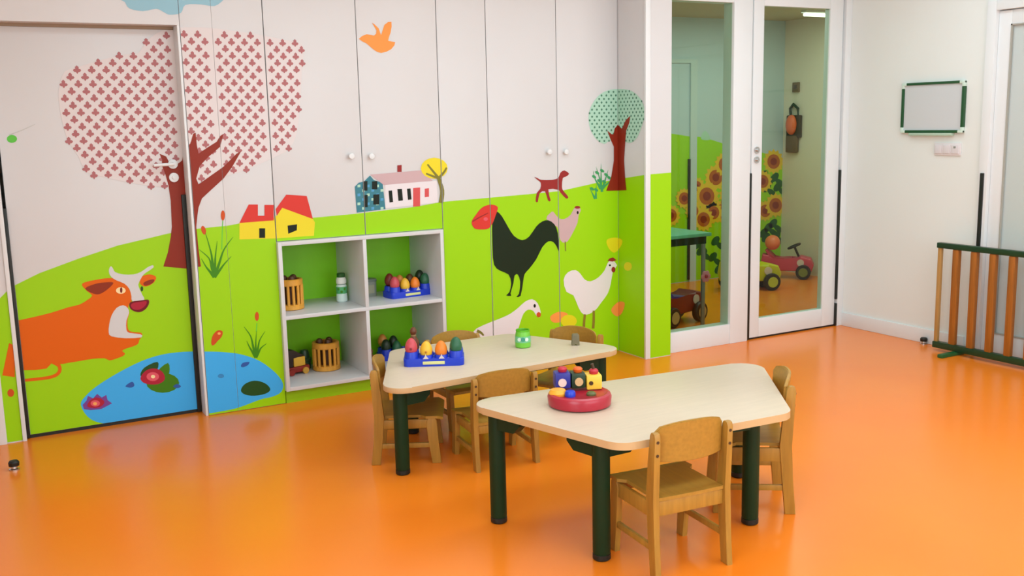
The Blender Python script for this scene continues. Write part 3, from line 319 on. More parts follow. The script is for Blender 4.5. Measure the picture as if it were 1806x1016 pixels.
('bush','leafteal',2,'C',[3.594,1.0587,3.5958,1.0657,3.5987,1.0755,3.602,1.0864,3.6051,1.0968,3.6078,1.1062,3.6105,1.1155,3.6133,1.1249,3.6162,1.1349,3.6196,1.1466,3.6234,1.1594,3.6267,1.171,3.6288,1.1792,3.6279,1.1794,3.6243,1.1717,3.6195,1.1605,3.6142,1.1481,3.6092,1.1369,3.6049,1.1274,3.6006,1.1184,3.5964,1.1096,3.5921,1.1007,3.5875,1.0907,3.5827,1.0802,3.5783,1.0709,3.5751,1.0645]),
('bush','leafteal',2,'C',[3.578,1.0658,3.5737,1.0714,3.5678,1.0795,3.5612,1.0887,3.5549,1.0973,3.549,1.1049,3.5431,1.1119,3.5375,1.1193,3.5323,1.1281,3.5272,1.1403,3.5223,1.155,3.518,1.1686,3.5148,1.178,3.5139,1.1779,3.5156,1.1683,3.5184,1.1544,3.5218,1.1394,3.5255,1.1264,3.5296,1.1165,3.5342,1.108,3.5388,1.1003,3.5432,1.0925,3.5479,1.0834,3.5531,1.0737,3.5576,1.0651,3.5605,1.059]),
('bush','leafteal',2,'C',[3.5365,1.0048,3.5338,1.008,3.5302,1.0128,3.5263,1.0182,3.5225,1.0233,3.5193,1.0275,3.5162,1.0313,3.5128,1.0358,3.5085,1.0418,3.5025,1.0508,3.4953,1.0619,3.4885,1.0724,3.4835,1.0796,3.4827,1.0793,3.4863,1.0716,3.4917,1.0606,3.4975,1.049,3.5021,1.0395,3.505,1.033,3.507,1.028,3.5086,1.0237,3.5104,1.019,3.5128,1.0134,3.5153,1.0075,3.5175,1.0022,3.5188,0.9985]),
('bush','leafteal',2,'C',[3.542,1.0004,3.5416,1.005,3.5413,1.0115,3.541,1.0189,3.5407,1.0258,3.5403,1.0317,3.5399,1.0374,3.5395,1.0436,3.5393,1.0512,3.5394,1.062,3.5396,1.0749,3.5398,1.087,3.5396,1.0954,3.5387,1.0954,3.5373,1.0872,3.5355,1.0753,3.5338,1.0625,3.5321,1.0519,3.5308,1.0444,3.5296,1.0383,3.5284,1.0329,3.5272,1.0271,3.526,1.0203,3.5247,1.0132,3.5234,1.0068,3.5223,1.0023]),
('bush','leafteal',2,'C',[3.5885,1.0556,3.5934,1.0603,3.6008,1.0669,3.6092,1.0743,3.617,1.0812,3.6246,1.0875,3.6327,1.0939,3.6404,1.1006,3.6463,1.1075,3.6497,1.1151,3.6511,1.1228,3.6515,1.1294,3.6516,1.134,3.6506,1.1342,3.649,1.1298,3.6471,1.1236,3.6443,1.1168,3.6401,1.1109,3.6338,1.1058,3.6256,1.1006,3.6165,1.0952,3.6076,1.0897,3.5985,1.0836,3.5891,1.0773,3.5806,1.0717,3.5745,1.0679]),
('bush','leafteal',2,'C',[3.5593,1.155,3.5507,1.1527,3.5383,1.1572,3.5296,1.1657,3.5295,1.1733,3.5381,1.1755,3.5505,1.1711,3.5592,1.1626]),
('bush','leafteal',2,'C',[3.5975,1.1658,3.5888,1.1636,3.5764,1.168,3.5676,1.1765,3.5675,1.1841,3.5762,1.1864,3.5886,1.182,3.5974,1.1735]),
('bush','leafteal',2,'C',[3.6279,1.1393,3.6192,1.137,3.6067,1.1415,3.5978,1.1501,3.5977,1.1577,3.6065,1.16,3.6189,1.1555,3.6278,1.1469]),
('bush','leafteal',2,'C',[3.5364,1.131,3.5277,1.1287,3.5154,1.1332,3.5067,1.1417,3.5066,1.1493,3.5152,1.1515,3.5275,1.1471,3.5363,1.1386]),
('bush','leafteal',2,'C',[3.5741,1.104,3.5654,1.1018,3.553,1.1063,3.5442,1.1149,3.5441,1.1225,3.5528,1.1247,3.5652,1.1202,3.574,1.1117]),
('bush','leafteal',2,'C',[3.6122,1.0958,3.6035,1.0936,3.591,1.0981,3.5822,1.1067,3.5821,1.1144,3.5908,1.1166,3.6033,1.1121,3.6121,1.1035]),
('bush','leafteal',2,'C',[3.5205,1.0564,3.5118,1.0543,3.4996,1.0588,3.4908,1.0674,3.4908,1.075,3.4994,1.0772,3.5116,1.0727,3.5204,1.0641]),
('bush','leafteal',2,'C',[3.5507,1.0485,3.5421,1.0463,3.5297,1.0509,3.521,1.0595,3.5209,1.0672,3.5295,1.0694,3.5419,1.0648,3.5507,1.0562]),
('bush','leafteal',2,'C',[3.5891,1.0717,3.5804,1.0695,3.5679,1.0741,3.5591,1.0827,3.559,1.0904,3.5677,1.0926,3.5801,1.088,3.589,1.0794]),
('bush','leafteal',2,'C',[3.6508,1.1192,3.6421,1.117,3.6295,1.1215,3.6206,1.1301,3.6205,1.1378,3.6293,1.14,3.6418,1.1355,3.6507,1.1269]),
('black_rooster','rooster',3,'C',[2.7941,0.9539,2.8082,0.9743,2.8257,0.9662,2.8418,0.955,2.8589,0.9341,2.8783,0.9029,2.8985,0.8686,2.9175,0.8375,2.9386,0.811,2.9656,0.7919,2.9938,0.7823,3.019,0.7861,3.0436,0.8006,3.0695,0.8289,3.0946,0.8584,3.1168,0.8756,3.138,0.8861,3.1597,0.8918,3.1812,0.8906,3.2039,0.8805,3.2242,0.8629,3.2383,0.84,3.248,0.8064,3.2547,0.7445,3.2563,0.693,3.2498,0.6985,3.2392,0.722,3.2283,0.7387,3.215,0.7527,3.1981,0.7606,3.1788,0.7606,3.1574,0.7492,3.1349,0.728,3.1131,0.6939,3.0903,0.6572,3.0641,0.6277,3.0392,0.6033,3.02,0.5875,3.0059,0.5729,2.9996,0.5547,2.9949,0.5293,2.986,0.4829,2.9745,0.4417,2.9564,0.4345,2.9434,0.44,2.9509,0.443,2.9635,0.4554,2.9709,0.4902,2.9737,0.5289,2.9679,0.5569,2.9579,0.575,2.9463,0.5781,2.9354,0.5697,2.9305,0.5501,2.9258,0.5237,2.9144,0.4919,2.9047,0.464,2.9075,0.4522,2.9085,0.4487,2.8899,0.4497,2.8738,0.4548,2.8821,0.4606,2.8965,0.4722,2.906,0.4963,2.9105,0.5252,2.9066,0.5547,2.8938,0.581,2.8665,0.5963,2.8364,0.6097,2.8133,0.625,2.7963,0.6499,2.7895,0.6931,2.7885,0.756,2.7888,0.861]),
('black_rooster','red',4,'C',[2.8306,0.9934,2.8194,1.0026,2.8013,1.0084,2.7823,1.0107,2.7634,1.0091,2.7435,1.0041,2.7254,0.9963,2.7101,0.9853,2.6966,0.9715,2.6842,0.9574,2.6714,0.9436,2.6598,0.9295,2.6536,0.9156,2.6551,0.9013,2.662,0.8872,2.6723,0.8763,2.6866,0.8705,2.7044,0.868,2.7215,0.8669,2.7369,0.866,2.7516,0.8664,2.7646,0.8697,2.7752,0.8764,2.7841,0.8859,2.7925,0.8977,2.8009,0.9125,2.8087,0.9296,2.8156,0.9465,2.8236,0.9634,2.8306,0.98]),
('black_rooster','maroon',5,'C',[2.6613,0.9151,2.6703,0.9194,2.6833,0.9255,2.6979,0.9323,2.712,0.9385,2.7264,0.9444,2.742,0.9504,2.756,0.9557,2.7658,0.9595,2.7635,0.9639,2.7536,0.9606,2.7393,0.9556,2.7235,0.95,2.7087,0.9445,2.6943,0.9386,2.6793,0.9322,2.6661,0.9265,2.6568,0.9225]),
('black_rooster','rose',5,'C',[2.7622,0.9261,2.761,0.9221,2.7577,0.9188,2.7528,0.9168,2.7471,0.9164,2.7415,0.9176,2.7368,0.9202,2.7337,0.9239,2.7327,0.9281,2.734,0.9321,2.7373,0.9354,2.7421,0.9374,2.7478,0.9378,2.7534,0.9366,2.7581,0.934,2.7612,0.9303]),
('pink_hen','mauve',2,'C',[3.167,0.899,3.1755,0.9195,3.1965,0.9341,3.207,0.9418,3.2183,0.9401,3.2348,0.9207,3.254,0.8993,3.2753,0.8909,3.2977,0.8902,3.3213,0.8985,3.3423,0.9122,3.3546,0.9292,3.365,0.9458,3.3798,0.9592,3.395,0.9652,3.4104,0.955,3.42,0.9386,3.4137,0.9249,3.4031,0.9083,3.3997,0.8855,3.3935,0.8586,3.3762,0.8271,3.3554,0.7959,3.3365,0.7684,3.3176,0.7485,3.2981,0.7423,3.2807,0.7463,3.2685,0.7593,3.2593,0.7806,3.2561,0.8109,3.2457,0.8439,3.2035,0.8733]),
('pink_hen','barkgreen',2,'C',[3.297,0.7499,3.2997,0.6893,3.3071,0.689,3.3058,0.7495]),
('pink_hen','maroon',3,'C',[3.4157,0.9552,3.4141,0.9519,3.4095,0.9493,3.4027,0.9478,3.3947,0.9477,3.3868,0.9488,3.38,0.9512,3.3756,0.9543,3.374,0.9577,3.3757,0.961,3.3802,0.9635,3.387,0.965,3.395,0.9652,3.4029,0.964,3.4097,0.9617,3.4142,0.9586]),
('pink_hen','dark',3,'C',[3.4033,0.9233,3.4027,0.9195,3.4011,0.9164,3.3986,0.9143,3.3958,0.9138,3.3929,0.9147,3.3905,0.917,3.389,0.9204,3.3884,0.9243,3.3891,0.9281,3.3907,0.9312,3.3932,0.9332,3.396,0.9338,3.3989,0.9329,3.4013,0.9305,3.4028,0.9272]),
('white_hen','offwhite',2,'C',[3.2858,0.5109,3.2978,0.5372,3.3191,0.5548,3.3466,0.5637,3.3745,0.5637,3.3948,0.5527,3.4118,0.5359,3.4262,0.5165,3.4416,0.4984,3.4624,0.4861,3.4871,0.481,3.5179,0.4873,3.5488,0.5009,3.5746,0.52,3.5956,0.5419,3.6084,0.565,3.6192,0.5852,3.6338,0.6,3.6506,0.6045,3.6755,0.5886,3.6927,0.5656,3.6806,0.5498,3.661,0.5294,3.6517,0.4927,3.6433,0.4526,3.6337,0.42,3.6193,0.3896,3.5924,0.3586,3.5627,0.3301,3.5406,0.3059,3.5158,0.2869,3.4772,0.2714,3.4388,0.2683,3.4139,0.2892,3.3939,0.3227,3.376,0.365,3.3573,0.404,3.3302,0.4184,3.3053,0.4325,3.2902,0.4708]),
('white_hen','maroon',3,'C',[3.6178,0.6009,3.635,0.615,3.6616,0.6192,3.6897,0.5985,3.6583,0.5922]),
('white_hen','maroon',3,'C',[3.6799,0.5381,3.6787,0.5312,3.6752,0.5256,3.6701,0.5221,3.6641,0.5212,3.6581,0.5232,3.6531,0.5276,3.6497,0.5339,3.6486,0.541,3.6498,0.5478,3.6532,0.5534,3.6583,0.5569,3.6643,0.5578,3.6703,0.5558,3.6754,0.5514,3.6788,0.5452]),
('white_hen','dark',3,'C',[3.6441,0.57,3.6435,0.5676,3.6418,0.5656,3.6392,0.5644,3.6362,0.5642,3.6332,0.565,3.6307,0.5666,3.6291,0.5689,3.6285,0.5714,3.6291,0.5738,3.6308,0.5758,3.6333,0.577,3.6363,0.5772,3.6393,0.5765,3.6418,0.5748,3.6435,0.5726]),
('white_hen','legbrown',3,'C',[3.4336,0.2748,3.4321,0.2652,3.43,0.2514,3.4278,0.2361,3.4261,0.222,3.425,0.2089,3.4242,0.1958,3.4237,0.1843,3.4232,0.1763,3.443,0.1736,3.4431,0.1817,3.4433,0.1931,3.4436,0.2061,3.4443,0.2188,3.4456,0.2326,3.4474,0.2478,3.4492,0.2617,3.4503,0.2714]),
('white_hen','legbrown',3,'C',[3.5012,0.2898,3.501,0.2795,3.5008,0.2648,3.5005,0.2483,3.4998,0.2327,3.4985,0.217,3.4968,0.2003,3.4951,0.1852,3.4938,0.1747,3.5138,0.171,3.5147,0.1816,3.516,0.1968,3.5174,0.2138,3.5183,0.23,3.5186,0.246,3.5186,0.2628,3.5184,0.2777,3.5182,0.288]),
('white_goose','offwhite',2,'C',[2.6432,0.257,2.6673,0.276,2.7175,0.291,2.7731,0.305,2.8284,0.3174,2.8669,0.3274,2.8987,0.3379,2.9285,0.3526,2.9558,0.3689,2.9814,0.3868,3.0062,0.4021,3.0321,0.4109,3.0564,0.4118,3.0774,0.4006,3.0946,0.3812,3.1079,0.3538,3.1152,0.3258,3.1132,0.3041,3.1058,0.2913,3.0951,0.2949,3.083,0.3067,3.0733,0.3226,3.062,0.3381,3.045,0.3471,3.0264,0.3497,3.0089,0.3433,2.9931,0.3296,2.9812,0.3083,2.9707,0.2819,2.9589,0.2519,2.9479,0.2218,2.9501,0.1924,2.9312,0.1735,2.8412,0.1789,2.7421,0.1976,2.6762,0.2268]),
('white_goose','dark',3,'C',[3.0814,0.3675,3.0806,0.3632,3.0787,0.3598,3.0758,0.3576,3.0725,0.3571,3.0692,0.3584,3.0665,0.3611,3.0647,0.365,3.0641,0.3694,3.0649,0.3737,3.0668,0.3771,3.0697,0.3793,3.073,0.3798,3.0763,0.3786,3.079,0.3758,3.0808,0.3719]),
('white_goose','rust',3,'C',[3.1163,0.3079,3.115,0.3017,3.1114,0.2968,3.1062,0.2938,3.1001,0.2933,3.094,0.2952,3.0889,0.2994,3.0856,0.3051,3.0845,0.3116,3.0859,0.3177,3.0894,0.3226,3.0946,0.3256,3.1007,0.3262,3.1068,0.3242,3.1119,0.3201,3.1152,0.3143]),
('white_goose','barkgreen',3,'C',[2.6643,0.2528,2.6696,0.2506,2.677,0.2473,2.6846,0.2436,2.6907,0.2402,2.6957,0.2363,2.7007,0.2315,2.7051,0.2268,2.7085,0.2235,2.7171,0.2287,2.7148,0.2326,2.7112,0.2382,2.7064,0.2447,2.7006,0.2509,2.6935,0.2566,2.6855,0.2618,2.6784,0.2663,2.6737,0.2695]),
('scattered_leaf#6','lemon',2,'C',[3.6126,0.7344,3.6276,0.7426,3.6512,0.7464,3.6749,0.7464,3.6987,0.7425,3.7225,0.7349,3.7376,0.7247,3.7394,0.7112,3.7325,0.6952,3.7216,0.6805,3.7071,0.6664,3.6888,0.6537,3.6712,0.6482,3.6551,0.6538,3.6398,0.6666,3.6277,0.6816,3.6178,0.6993,3.6109,0.7191]),
('scattered_leaf#6','lemon',2,'R',[5.2788,0.7399,5.2468,0.7408,5.2132,0.7381,5.1921,0.7311,5.1896,0.718,5.1993,0.7007,5.2144,0.6837,5.2349,0.6664,5.2609,0.6495,5.2797,0.6424]),
('scattered_leaf#7','lemon',2,'R',[5.0891,0.5735,5.0924,0.5623,5.1017,0.552,5.1157,0.5442,5.1322,0.54,5.1488,0.5402,5.163,0.5447,5.1724,0.5529,5.1756,0.5634,5.1723,0.5747,5.1627,0.585,5.1486,0.5928,5.132,0.5968,5.1154,0.5965,5.1015,0.592,5.0923,0.5839]),
('scattered_leaf#8','birdorange',2,'C',[3.1846,0.2886,3.1986,0.2986,3.2209,0.3071,3.244,0.3112,3.2687,0.3089,3.2942,0.3022,3.3107,0.2933,3.313,0.2815,3.3061,0.2677,3.2951,0.2564,3.2801,0.2495,3.261,0.2452,3.2428,0.2433,3.2264,0.2437,3.2108,0.2465,3.1986,0.2524,3.189,0.263,3.1827,0.2765]),
('scattered_leaf#9','lemon',3,'C',[3.3806,0.236,3.3758,0.2207,3.3625,0.2088,3.3428,0.2022,3.3198,0.2018,3.2969,0.2077,3.2777,0.219,3.265,0.2339,3.2607,0.2502,3.2655,0.2654,3.2786,0.2772,3.2981,0.2839,3.321,0.2844,3.3439,0.2786,3.3633,0.2674,3.3762,0.2524]),
('scattered_leaf#10','birdorange',2,'C',[3.6484,0.2878,3.6624,0.3019,3.6834,0.3164,3.704,0.3253,3.7238,0.3263,3.7432,0.3217,3.7549,0.3118,3.7544,0.2937,3.746,0.2704,3.7354,0.2514,3.7236,0.2395,3.7095,0.2319,3.6955,0.2294,3.6811,0.2338,3.6668,0.2433,3.6561,0.2538,3.6488,0.2643,3.6451,0.2759]),
('scattered_leaf#10','birdorange',2,'R',[5.2827,0.2987,5.2685,0.3088,5.2393,0.3243,5.2113,0.3316,5.1843,0.3331,5.1683,0.3269,5.169,0.3089,5.1804,0.2833,5.1952,0.2609,5.2117,0.2451,5.2315,0.2327,5.2513,0.2255,5.2718,0.2249,5.2833,0.2275]),
('hill','grass',0,'N',[5.1218,1.3443,5.614,1.356,5.8187,1.3256,6.0016,1.3106,6.2363,1.2474,6.4079,1.1953,6.6886,1.1544,7.1275,1.047,7.1711,-0.2633,6.6636,-0.7702,5.1115,-0.982]),
('round_bush','seafoam',1,'N',[5.9803,1.2933,5.9744,1.3076,5.9806,1.3265,5.9897,1.3426,5.9994,1.3547,6.012,1.364,6.0251,1.367,6.0392,1.3613,6.0539,1.3492,6.0657,1.3351,6.0769,1.3176,6.0853,1.298,6.0808,1.285,6.0517,1.2819,6.0098,1.2853]),
('sunflower#8661','petal',7,'N',[5.7252,0.6177,5.7449,0.5933,5.7167,0.5822,5.7237,0.5531,5.6922,0.555,5.6852,0.5269,5.6568,0.5415,5.6373,0.5201,5.6176,0.5442,5.5895,0.5337,5.5823,0.5626,5.5514,0.5649,5.5579,0.5929,5.5302,0.6076,5.5491,0.6292,5.53,0.6532,5.5576,0.6642,5.5509,0.693,5.5818,0.6913,5.5887,0.7191,5.6168,0.705,5.6362,0.7264,5.6559,0.7026,5.6841,0.7134,5.6914,0.6845,5.7228,0.6824,5.7162,0.6542,5.7445,0.6395]),
('sunflower#8661','rust2',8,'N',[5.7017,0.6192,5.6969,0.5965,5.6829,0.578,5.6619,0.5664,5.6371,0.5635,5.6123,0.5698,5.5913,0.5842,5.5772,0.6045,5.5723,0.6277,5.5771,0.6502,5.5909,0.6686,5.6118,0.6802,5.6364,0.6832,5.6613,0.6771,5.6824,0.6628,5.6966,0.6425]),
('sunflower#8661','earbrown',9,'N',[5.6705,0.6212,5.668,0.6095,5.6607,0.6,5.6498,0.594,5.6369,0.5925,5.624,0.5957,5.6131,0.6031,5.6058,0.6136,5.6032,0.6256,5.6057,0.6373,5.6129,0.6468,5.6237,0.6528,5.6366,0.6544,5.6495,0.6512,5.6605,0.6438,5.6678,0.6333]),
('sunflower#8792','petal',11,'N',[5.8691,0.7633,5.8879,0.7403,5.861,0.7297,5.8677,0.7021,5.8377,0.7037,5.831,0.6771,5.8038,0.6906,5.7852,0.6702,5.7663,0.6929,5.7395,0.6828,5.7325,0.7101,5.7029,0.7121,5.7091,0.7386,5.6825,0.7523,5.7006,0.7729,5.6822,0.7955,5.7086,0.8062,5.7021,0.8333,5.7316,0.8319,5.7382,0.8584,5.7651,0.8452,5.7837,0.8656,5.8026,0.8432,5.8295,0.8536,5.8366,0.8263,5.8666,0.8245,5.8603,0.7978,5.8875,0.7841]),
('sunflower#8792','rust2',12,'N',[5.8466,0.7646,5.8421,0.7431,5.8287,0.7254,5.8086,0.7143,5.7849,0.7114,5.7612,0.7171,5.741,0.7306,5.7275,0.7497,5.7227,0.7716,5.7272,0.793,5.7404,0.8105,5.7604,0.8217,5.784,0.8247,5.8077,0.8191,5.828,0.8057,5.8417,0.7866]),
('sunflower#8792','earbrown',13,'N',[5.8167,0.7663,5.8143,0.7552,5.8074,0.746,5.797,0.7403,5.7847,0.7388,5.7723,0.7417,5.7618,0.7487,5.7548,0.7586,5.7523,0.7699,5.7546,0.781,5.7615,0.7901,5.7719,0.7959,5.7842,0.7974,5.7966,0.7945,5.8071,0.7875,5.8142,0.7776]),
('sunflower#9147','petal',3,'N',[6.2618,0.9349,6.2862,0.9064,6.2517,0.8927,6.2607,0.8582,6.2221,0.86,6.2138,0.8265,6.1788,0.8432,6.1551,0.8174,6.1307,0.8457,6.0965,0.8327,6.0873,0.8668,6.0494,0.869,6.0572,0.9022,6.0231,0.9191,6.046,0.945,6.0224,0.9731,6.056,0.9867,6.0475,1.0206,6.0852,1.0192,6.0935,1.0523,6.128,1.0362,6.1515,1.062,6.1759,1.0342,6.2102,1.0475,6.2196,1.0135,6.2581,1.0116,6.2503,0.978,6.2853,0.9612]),
('sunflower#9147','rust2',4,'N',[6.233,0.9363,6.2273,0.9093,6.2104,0.887,6.1847,0.8729,6.1544,0.869,6.1239,0.8759,6.0981,0.8926,6.0807,0.9163,6.0743,0.9437,6.0799,0.9704,6.0967,0.9925,6.1221,1.0067,6.1523,1.0108,6.1827,1.0041,6.2088,0.9876,6.2265,0.9638]),
('sunflower#9147','earbrown',5,'N',[6.1947,0.938,6.1917,0.9241,6.1829,0.9126,6.1696,0.9053,6.1539,0.9033,6.138,0.9068,6.1246,0.9154,6.1155,0.9277,6.1121,0.9419,6.1151,0.9558,6.1238,0.9672,6.137,0.9746,6.1528,0.9766,6.1686,0.9731,6.1821,0.9646,6.1913,0.9523]),
('sunflower#9068','petal',7,'N',[6.1713,0.767,6.199,0.7341,6.1598,0.7188,6.1698,0.6793,6.126,0.6816,6.1166,0.6434,6.0769,0.6629,6.05,0.6337,6.0224,0.6663,5.9836,0.6517,5.9732,0.6909,5.9303,0.6938,5.9392,0.7317,5.9006,0.7513,5.9267,0.7807,5.9,0.813,5.9381,0.8282,5.9285,0.867,5.9712,0.8651,5.9806,0.9028,6.0197,0.8841,6.0464,0.9133,6.074,0.8814,6.113,0.8963,6.1235,0.8573,6.1672,0.8548,6.1583,0.8165,6.198,0.7968]),
('sunflower#9068','rust2',8,'N',[6.1386,0.7688,6.1321,0.738,6.1128,0.7127,6.0837,0.6968,6.0492,0.6927,6.0148,0.7009,5.9855,0.7202,5.9658,0.7476,5.9587,0.7789,5.9651,0.8094,5.9841,0.8345,6.0129,0.8505,6.0471,0.8549,6.0817,0.8469,6.1112,0.8278,6.1312,0.8004]),
('sunflower#9068','earbrown',9,'N',[6.0951,0.7713,6.0917,0.7554,6.0817,0.7423,6.0666,0.7341,6.0487,0.7319,6.0308,0.7361,6.0155,0.7461,6.0053,0.7603,6.0015,0.7765,6.0049,0.7923,6.0148,0.8053,6.0298,0.8136,6.0477,0.8158,6.0656,0.8116,6.0809,0.8017,6.0913,0.7875]),
('sunflower#9067','petal',11,'N',[6.1132,0.5556,6.1361,0.5278,6.1036,0.5153,6.1119,0.4821,6.0755,0.4845,6.0676,0.4526,6.0346,0.4692,6.0122,0.445,5.9892,0.4725,5.9568,0.4607,5.9482,0.4936,5.9124,0.4963,5.9198,0.5281,5.8876,0.5448,5.9094,0.5693,5.8871,0.5966,5.9189,0.609,5.9109,0.6417,5.9466,0.6397,5.9544,0.6712,5.987,0.6551,6.0093,0.6794,6.0323,0.6523,6.0648,0.6644,6.0735,0.6316,6.1098,0.6291,6.1024,0.5971,6.1354,0.5803]),
('sunflower#9067','rust2',12,'N',[6.086,0.5574,6.0806,0.5317,6.0645,0.5106,6.0403,0.4975,6.0116,0.4944,5.9828,0.5016,5.9584,0.518,5.942,0.5412,5.9361,0.5675,5.9415,0.593,5.9574,0.6139,5.9814,0.627,6.0099,0.6303,6.0387,0.6233,6.0632,0.607,6.0799,0.5839]),
('sunflower#9067','earbrown',13,'N',[6.0498,0.5598,6.047,0.5465,6.0386,0.5357,6.0261,0.5289,6.0112,0.5273,5.9962,0.531,5.9835,0.5395,5.975,0.5514,5.9718,0.5651,5.9746,0.5783,5.9829,0.5891,5.9954,0.5959,6.0103,0.5976,6.0253,0.5939,6.038,0.5855,6.0466,0.5735]),
('sunflower#9284','petal',3,'N',[6.3378,0.6148,6.3613,0.5869,6.3281,0.5742,6.3367,0.5407,6.2995,0.543,6.2915,0.5108,6.2577,0.5275,6.2349,0.5029,6.2113,0.5306,6.1782,0.5186,6.1693,0.5517,6.1327,0.5544,6.1401,0.5865,6.1072,0.6033,6.1293,0.628,6.1064,0.6556,6.1389,0.6682,6.1306,0.7011,6.1671,0.6992,6.175,0.7311,6.2083,0.7149,6.231,0.7395,6.2546,0.7122,6.2878,0.7246,6.2969,0.6915,6.334,0.6891,6.3266,0.6567,6.3603,0.6399]),
('sunflower#9284','rust2',4,'N',[6.3099,0.6166,6.3045,0.5906,6.2881,0.5693,6.2634,0.556,6.2341,0.5528,6.2047,0.56,6.1797,0.5765,6.1628,0.5998,6.1566,0.6263,6.162,0.6521,6.1782,0.6732,6.2027,0.6865,6.2318,0.69,6.2613,0.683,6.2865,0.6666,6.3036,0.6433]),
('sunflower#9284','earbrown',5,'N',[6.2729,0.6189,6.2701,0.6055,6.2616,0.5945,6.2488,0.5877,6.2335,0.586,6.2183,0.5897,6.2052,0.5982,6.1964,0.6102,6.1932,0.624,6.196,0.6374,6.2044,0.6483,6.2172,0.6552,6.2324,0.6569,6.2477,0.6533,6.2608,0.6448,6.2696,0.6327]),
('sunflower#9236','petal',7,'N',[6.3641,1.0507,6.3876,1.0236,6.3545,1.0104,6.3631,0.9776,6.3261,0.979,6.3182,0.947,6.2845,0.9628,6.2618,0.938,6.2383,0.9648,6.2054,0.9522,6.1965,0.9847,6.1601,0.9866,6.1675,1.0184,6.1347,1.0342,6.1567,1.0591,6.1339,1.0857,6.1663,1.0989,6.1579,1.1312,6.1943,1.1301,6.2021,1.1617,6.2353,1.1465,6.2579,1.1713,6.2814,1.1449,6.3144,1.1578,6.3234,1.1254,6.3604,1.1238,6.353,1.0918,6.3866,1.0759]),
('sunflower#9236','rust2',8,'N',[6.3364,1.0518,6.331,1.0261,6.3148,1.0047,6.2902,0.9911,6.261,0.9872,6.2317,0.9936,6.2068,1.0094,6.1901,1.0319,6.1839,1.058,6.1892,1.0835,6.2053,1.1047,6.2297,1.1184,6.2587,1.1225,6.288,1.1162,6.313,1.1006,6.3301,1.078]),
('sunflower#9236','earbrown',9,'N',[6.2996,1.0533,6.2968,1.04,6.2884,1.029,6.2756,1.0219,6.2604,1.0199,6.2452,1.0232,6.2322,1.0313,6.2235,1.043,6.2203,1.0565,6.2231,1.0697,6.2314,1.0807,6.2441,1.0878,6.2592,1.0899,6.2745,1.0866,6.2875,1.0785,6.2963,1.0668]),
('sunflower#9430','petal',11,'N',[6.5214,0.8326,6.5454,0.8048,6.5117,0.7918,6.5206,0.7583,6.4827,0.7602,6.4748,0.7278,6.4404,0.7442,6.4173,0.7193,6.3933,0.7468,6.3598,0.7344,6.3506,0.7675,6.3135,0.7698,6.3209,0.802,6.2874,0.8185,6.3098,0.8435,6.2865,0.8708,6.3194,0.8838,6.3108,0.9167,6.3479,0.9152,6.3558,0.9472,6.3897,0.9314,6.4126,0.9563,6.4367,0.9292,6.4703,0.942,6.4796,0.9089,6.5173,0.9069,6.5099,0.8744,6.5442,0.8579]),
('sunflower#9430','rust2',12,'N',[6.4931,0.8341,6.4877,0.8079,6.4712,0.7865,6.4461,0.7729,6.4163,0.7693,6.3865,0.7761,6.361,0.7924,6.3439,0.8155,6.3375,0.8421,6.3429,0.8679,6.3592,0.8893,6.384,0.9029,6.4136,0.9067,6.4435,0.9,6.4691,0.8839,6.4866,0.8607]),
('sunflower#9430','earbrown',13,'N',[6.4555,0.836,6.4527,0.8225,6.4441,0.8114,6.4311,0.8044,6.4157,0.8025,6.4002,0.806,6.3869,0.8144,6.3779,0.8264,6.3746,0.8401,6.3774,0.8536,6.3859,0.8646,6.3989,0.8717,6.4143,0.8736,6.4298,0.8701,6.4431,0.8618,6.4522,0.8498]),
('sunflower#9833','petal',3,'N',[6.9742,1.053,6.9995,1.0251,6.9644,1.0115,6.9739,0.9776,6.9345,0.9791,6.9265,0.9461,6.8905,0.9623,6.8666,0.9368,6.8413,0.9645,6.8065,0.9514,6.7967,0.985,6.7579,0.9869,6.7654,1.0196,6.7303,1.036,6.7535,1.0616,6.729,1.0891,6.7632,1.1027,6.754,1.136,6.7926,1.1349,6.8006,1.1675,6.8361,1.1518,6.8598,1.1773,6.8851,1.1501,6.9201,1.1635,6.93,1.13,6.9694,1.1284,6.9619,1.0954,6.9978,1.079]),
('sunflower#9833','rust2',4,'N',[6.9447,1.0542,6.9393,1.0276,6.9222,1.0056,6.8962,0.9915,6.8652,0.9875,6.834,0.9941,6.8074,1.0104,6.7893,1.0337,6.7824,1.0605,6.7878,1.0868,6.8047,1.1087,6.8304,1.1228,6.8612,1.127,6.8925,1.1206,6.9193,1.1045,6.9377,1.0812]),
('sunflower#9833','earbrown',5,'N',[6.9055,1.0557,6.9027,1.042,6.8938,1.0306,6.8803,1.0233,6.8642,1.0212,6.848,1.0247,6.8341,1.033,6.8247,1.0451,6.8211,1.059,6.8239,1.0726,6.8327,1.084,6.8462,1.0913,6.8622,1.0934,6.8784,1.0901,6.8924,1.0817,6.9019,1.0697]),
('sunflower#9815','petal',7,'N',[6.8616,0.5871,6.8829,0.5626,6.8532,0.5516,6.8612,0.5224,6.8278,0.5244,6.8209,0.4962,6.7905,0.5108,6.7702,0.4894,6.7487,0.5136,6.7192,0.5031,6.7109,0.5321,6.678,0.5345,6.6843,0.5626,6.6546,0.5773,6.6743,0.5989,6.6535,0.6231,6.6826,0.6341,6.6748,0.6629,6.7076,0.6611,6.7145,0.689,6.7446,0.6748,6.7647,0.6963,6.7862,0.6724,6.8158,0.6831,6.8242,0.6542,6.8576,0.652,6.8512,0.6237,6.8816,0.6089]),
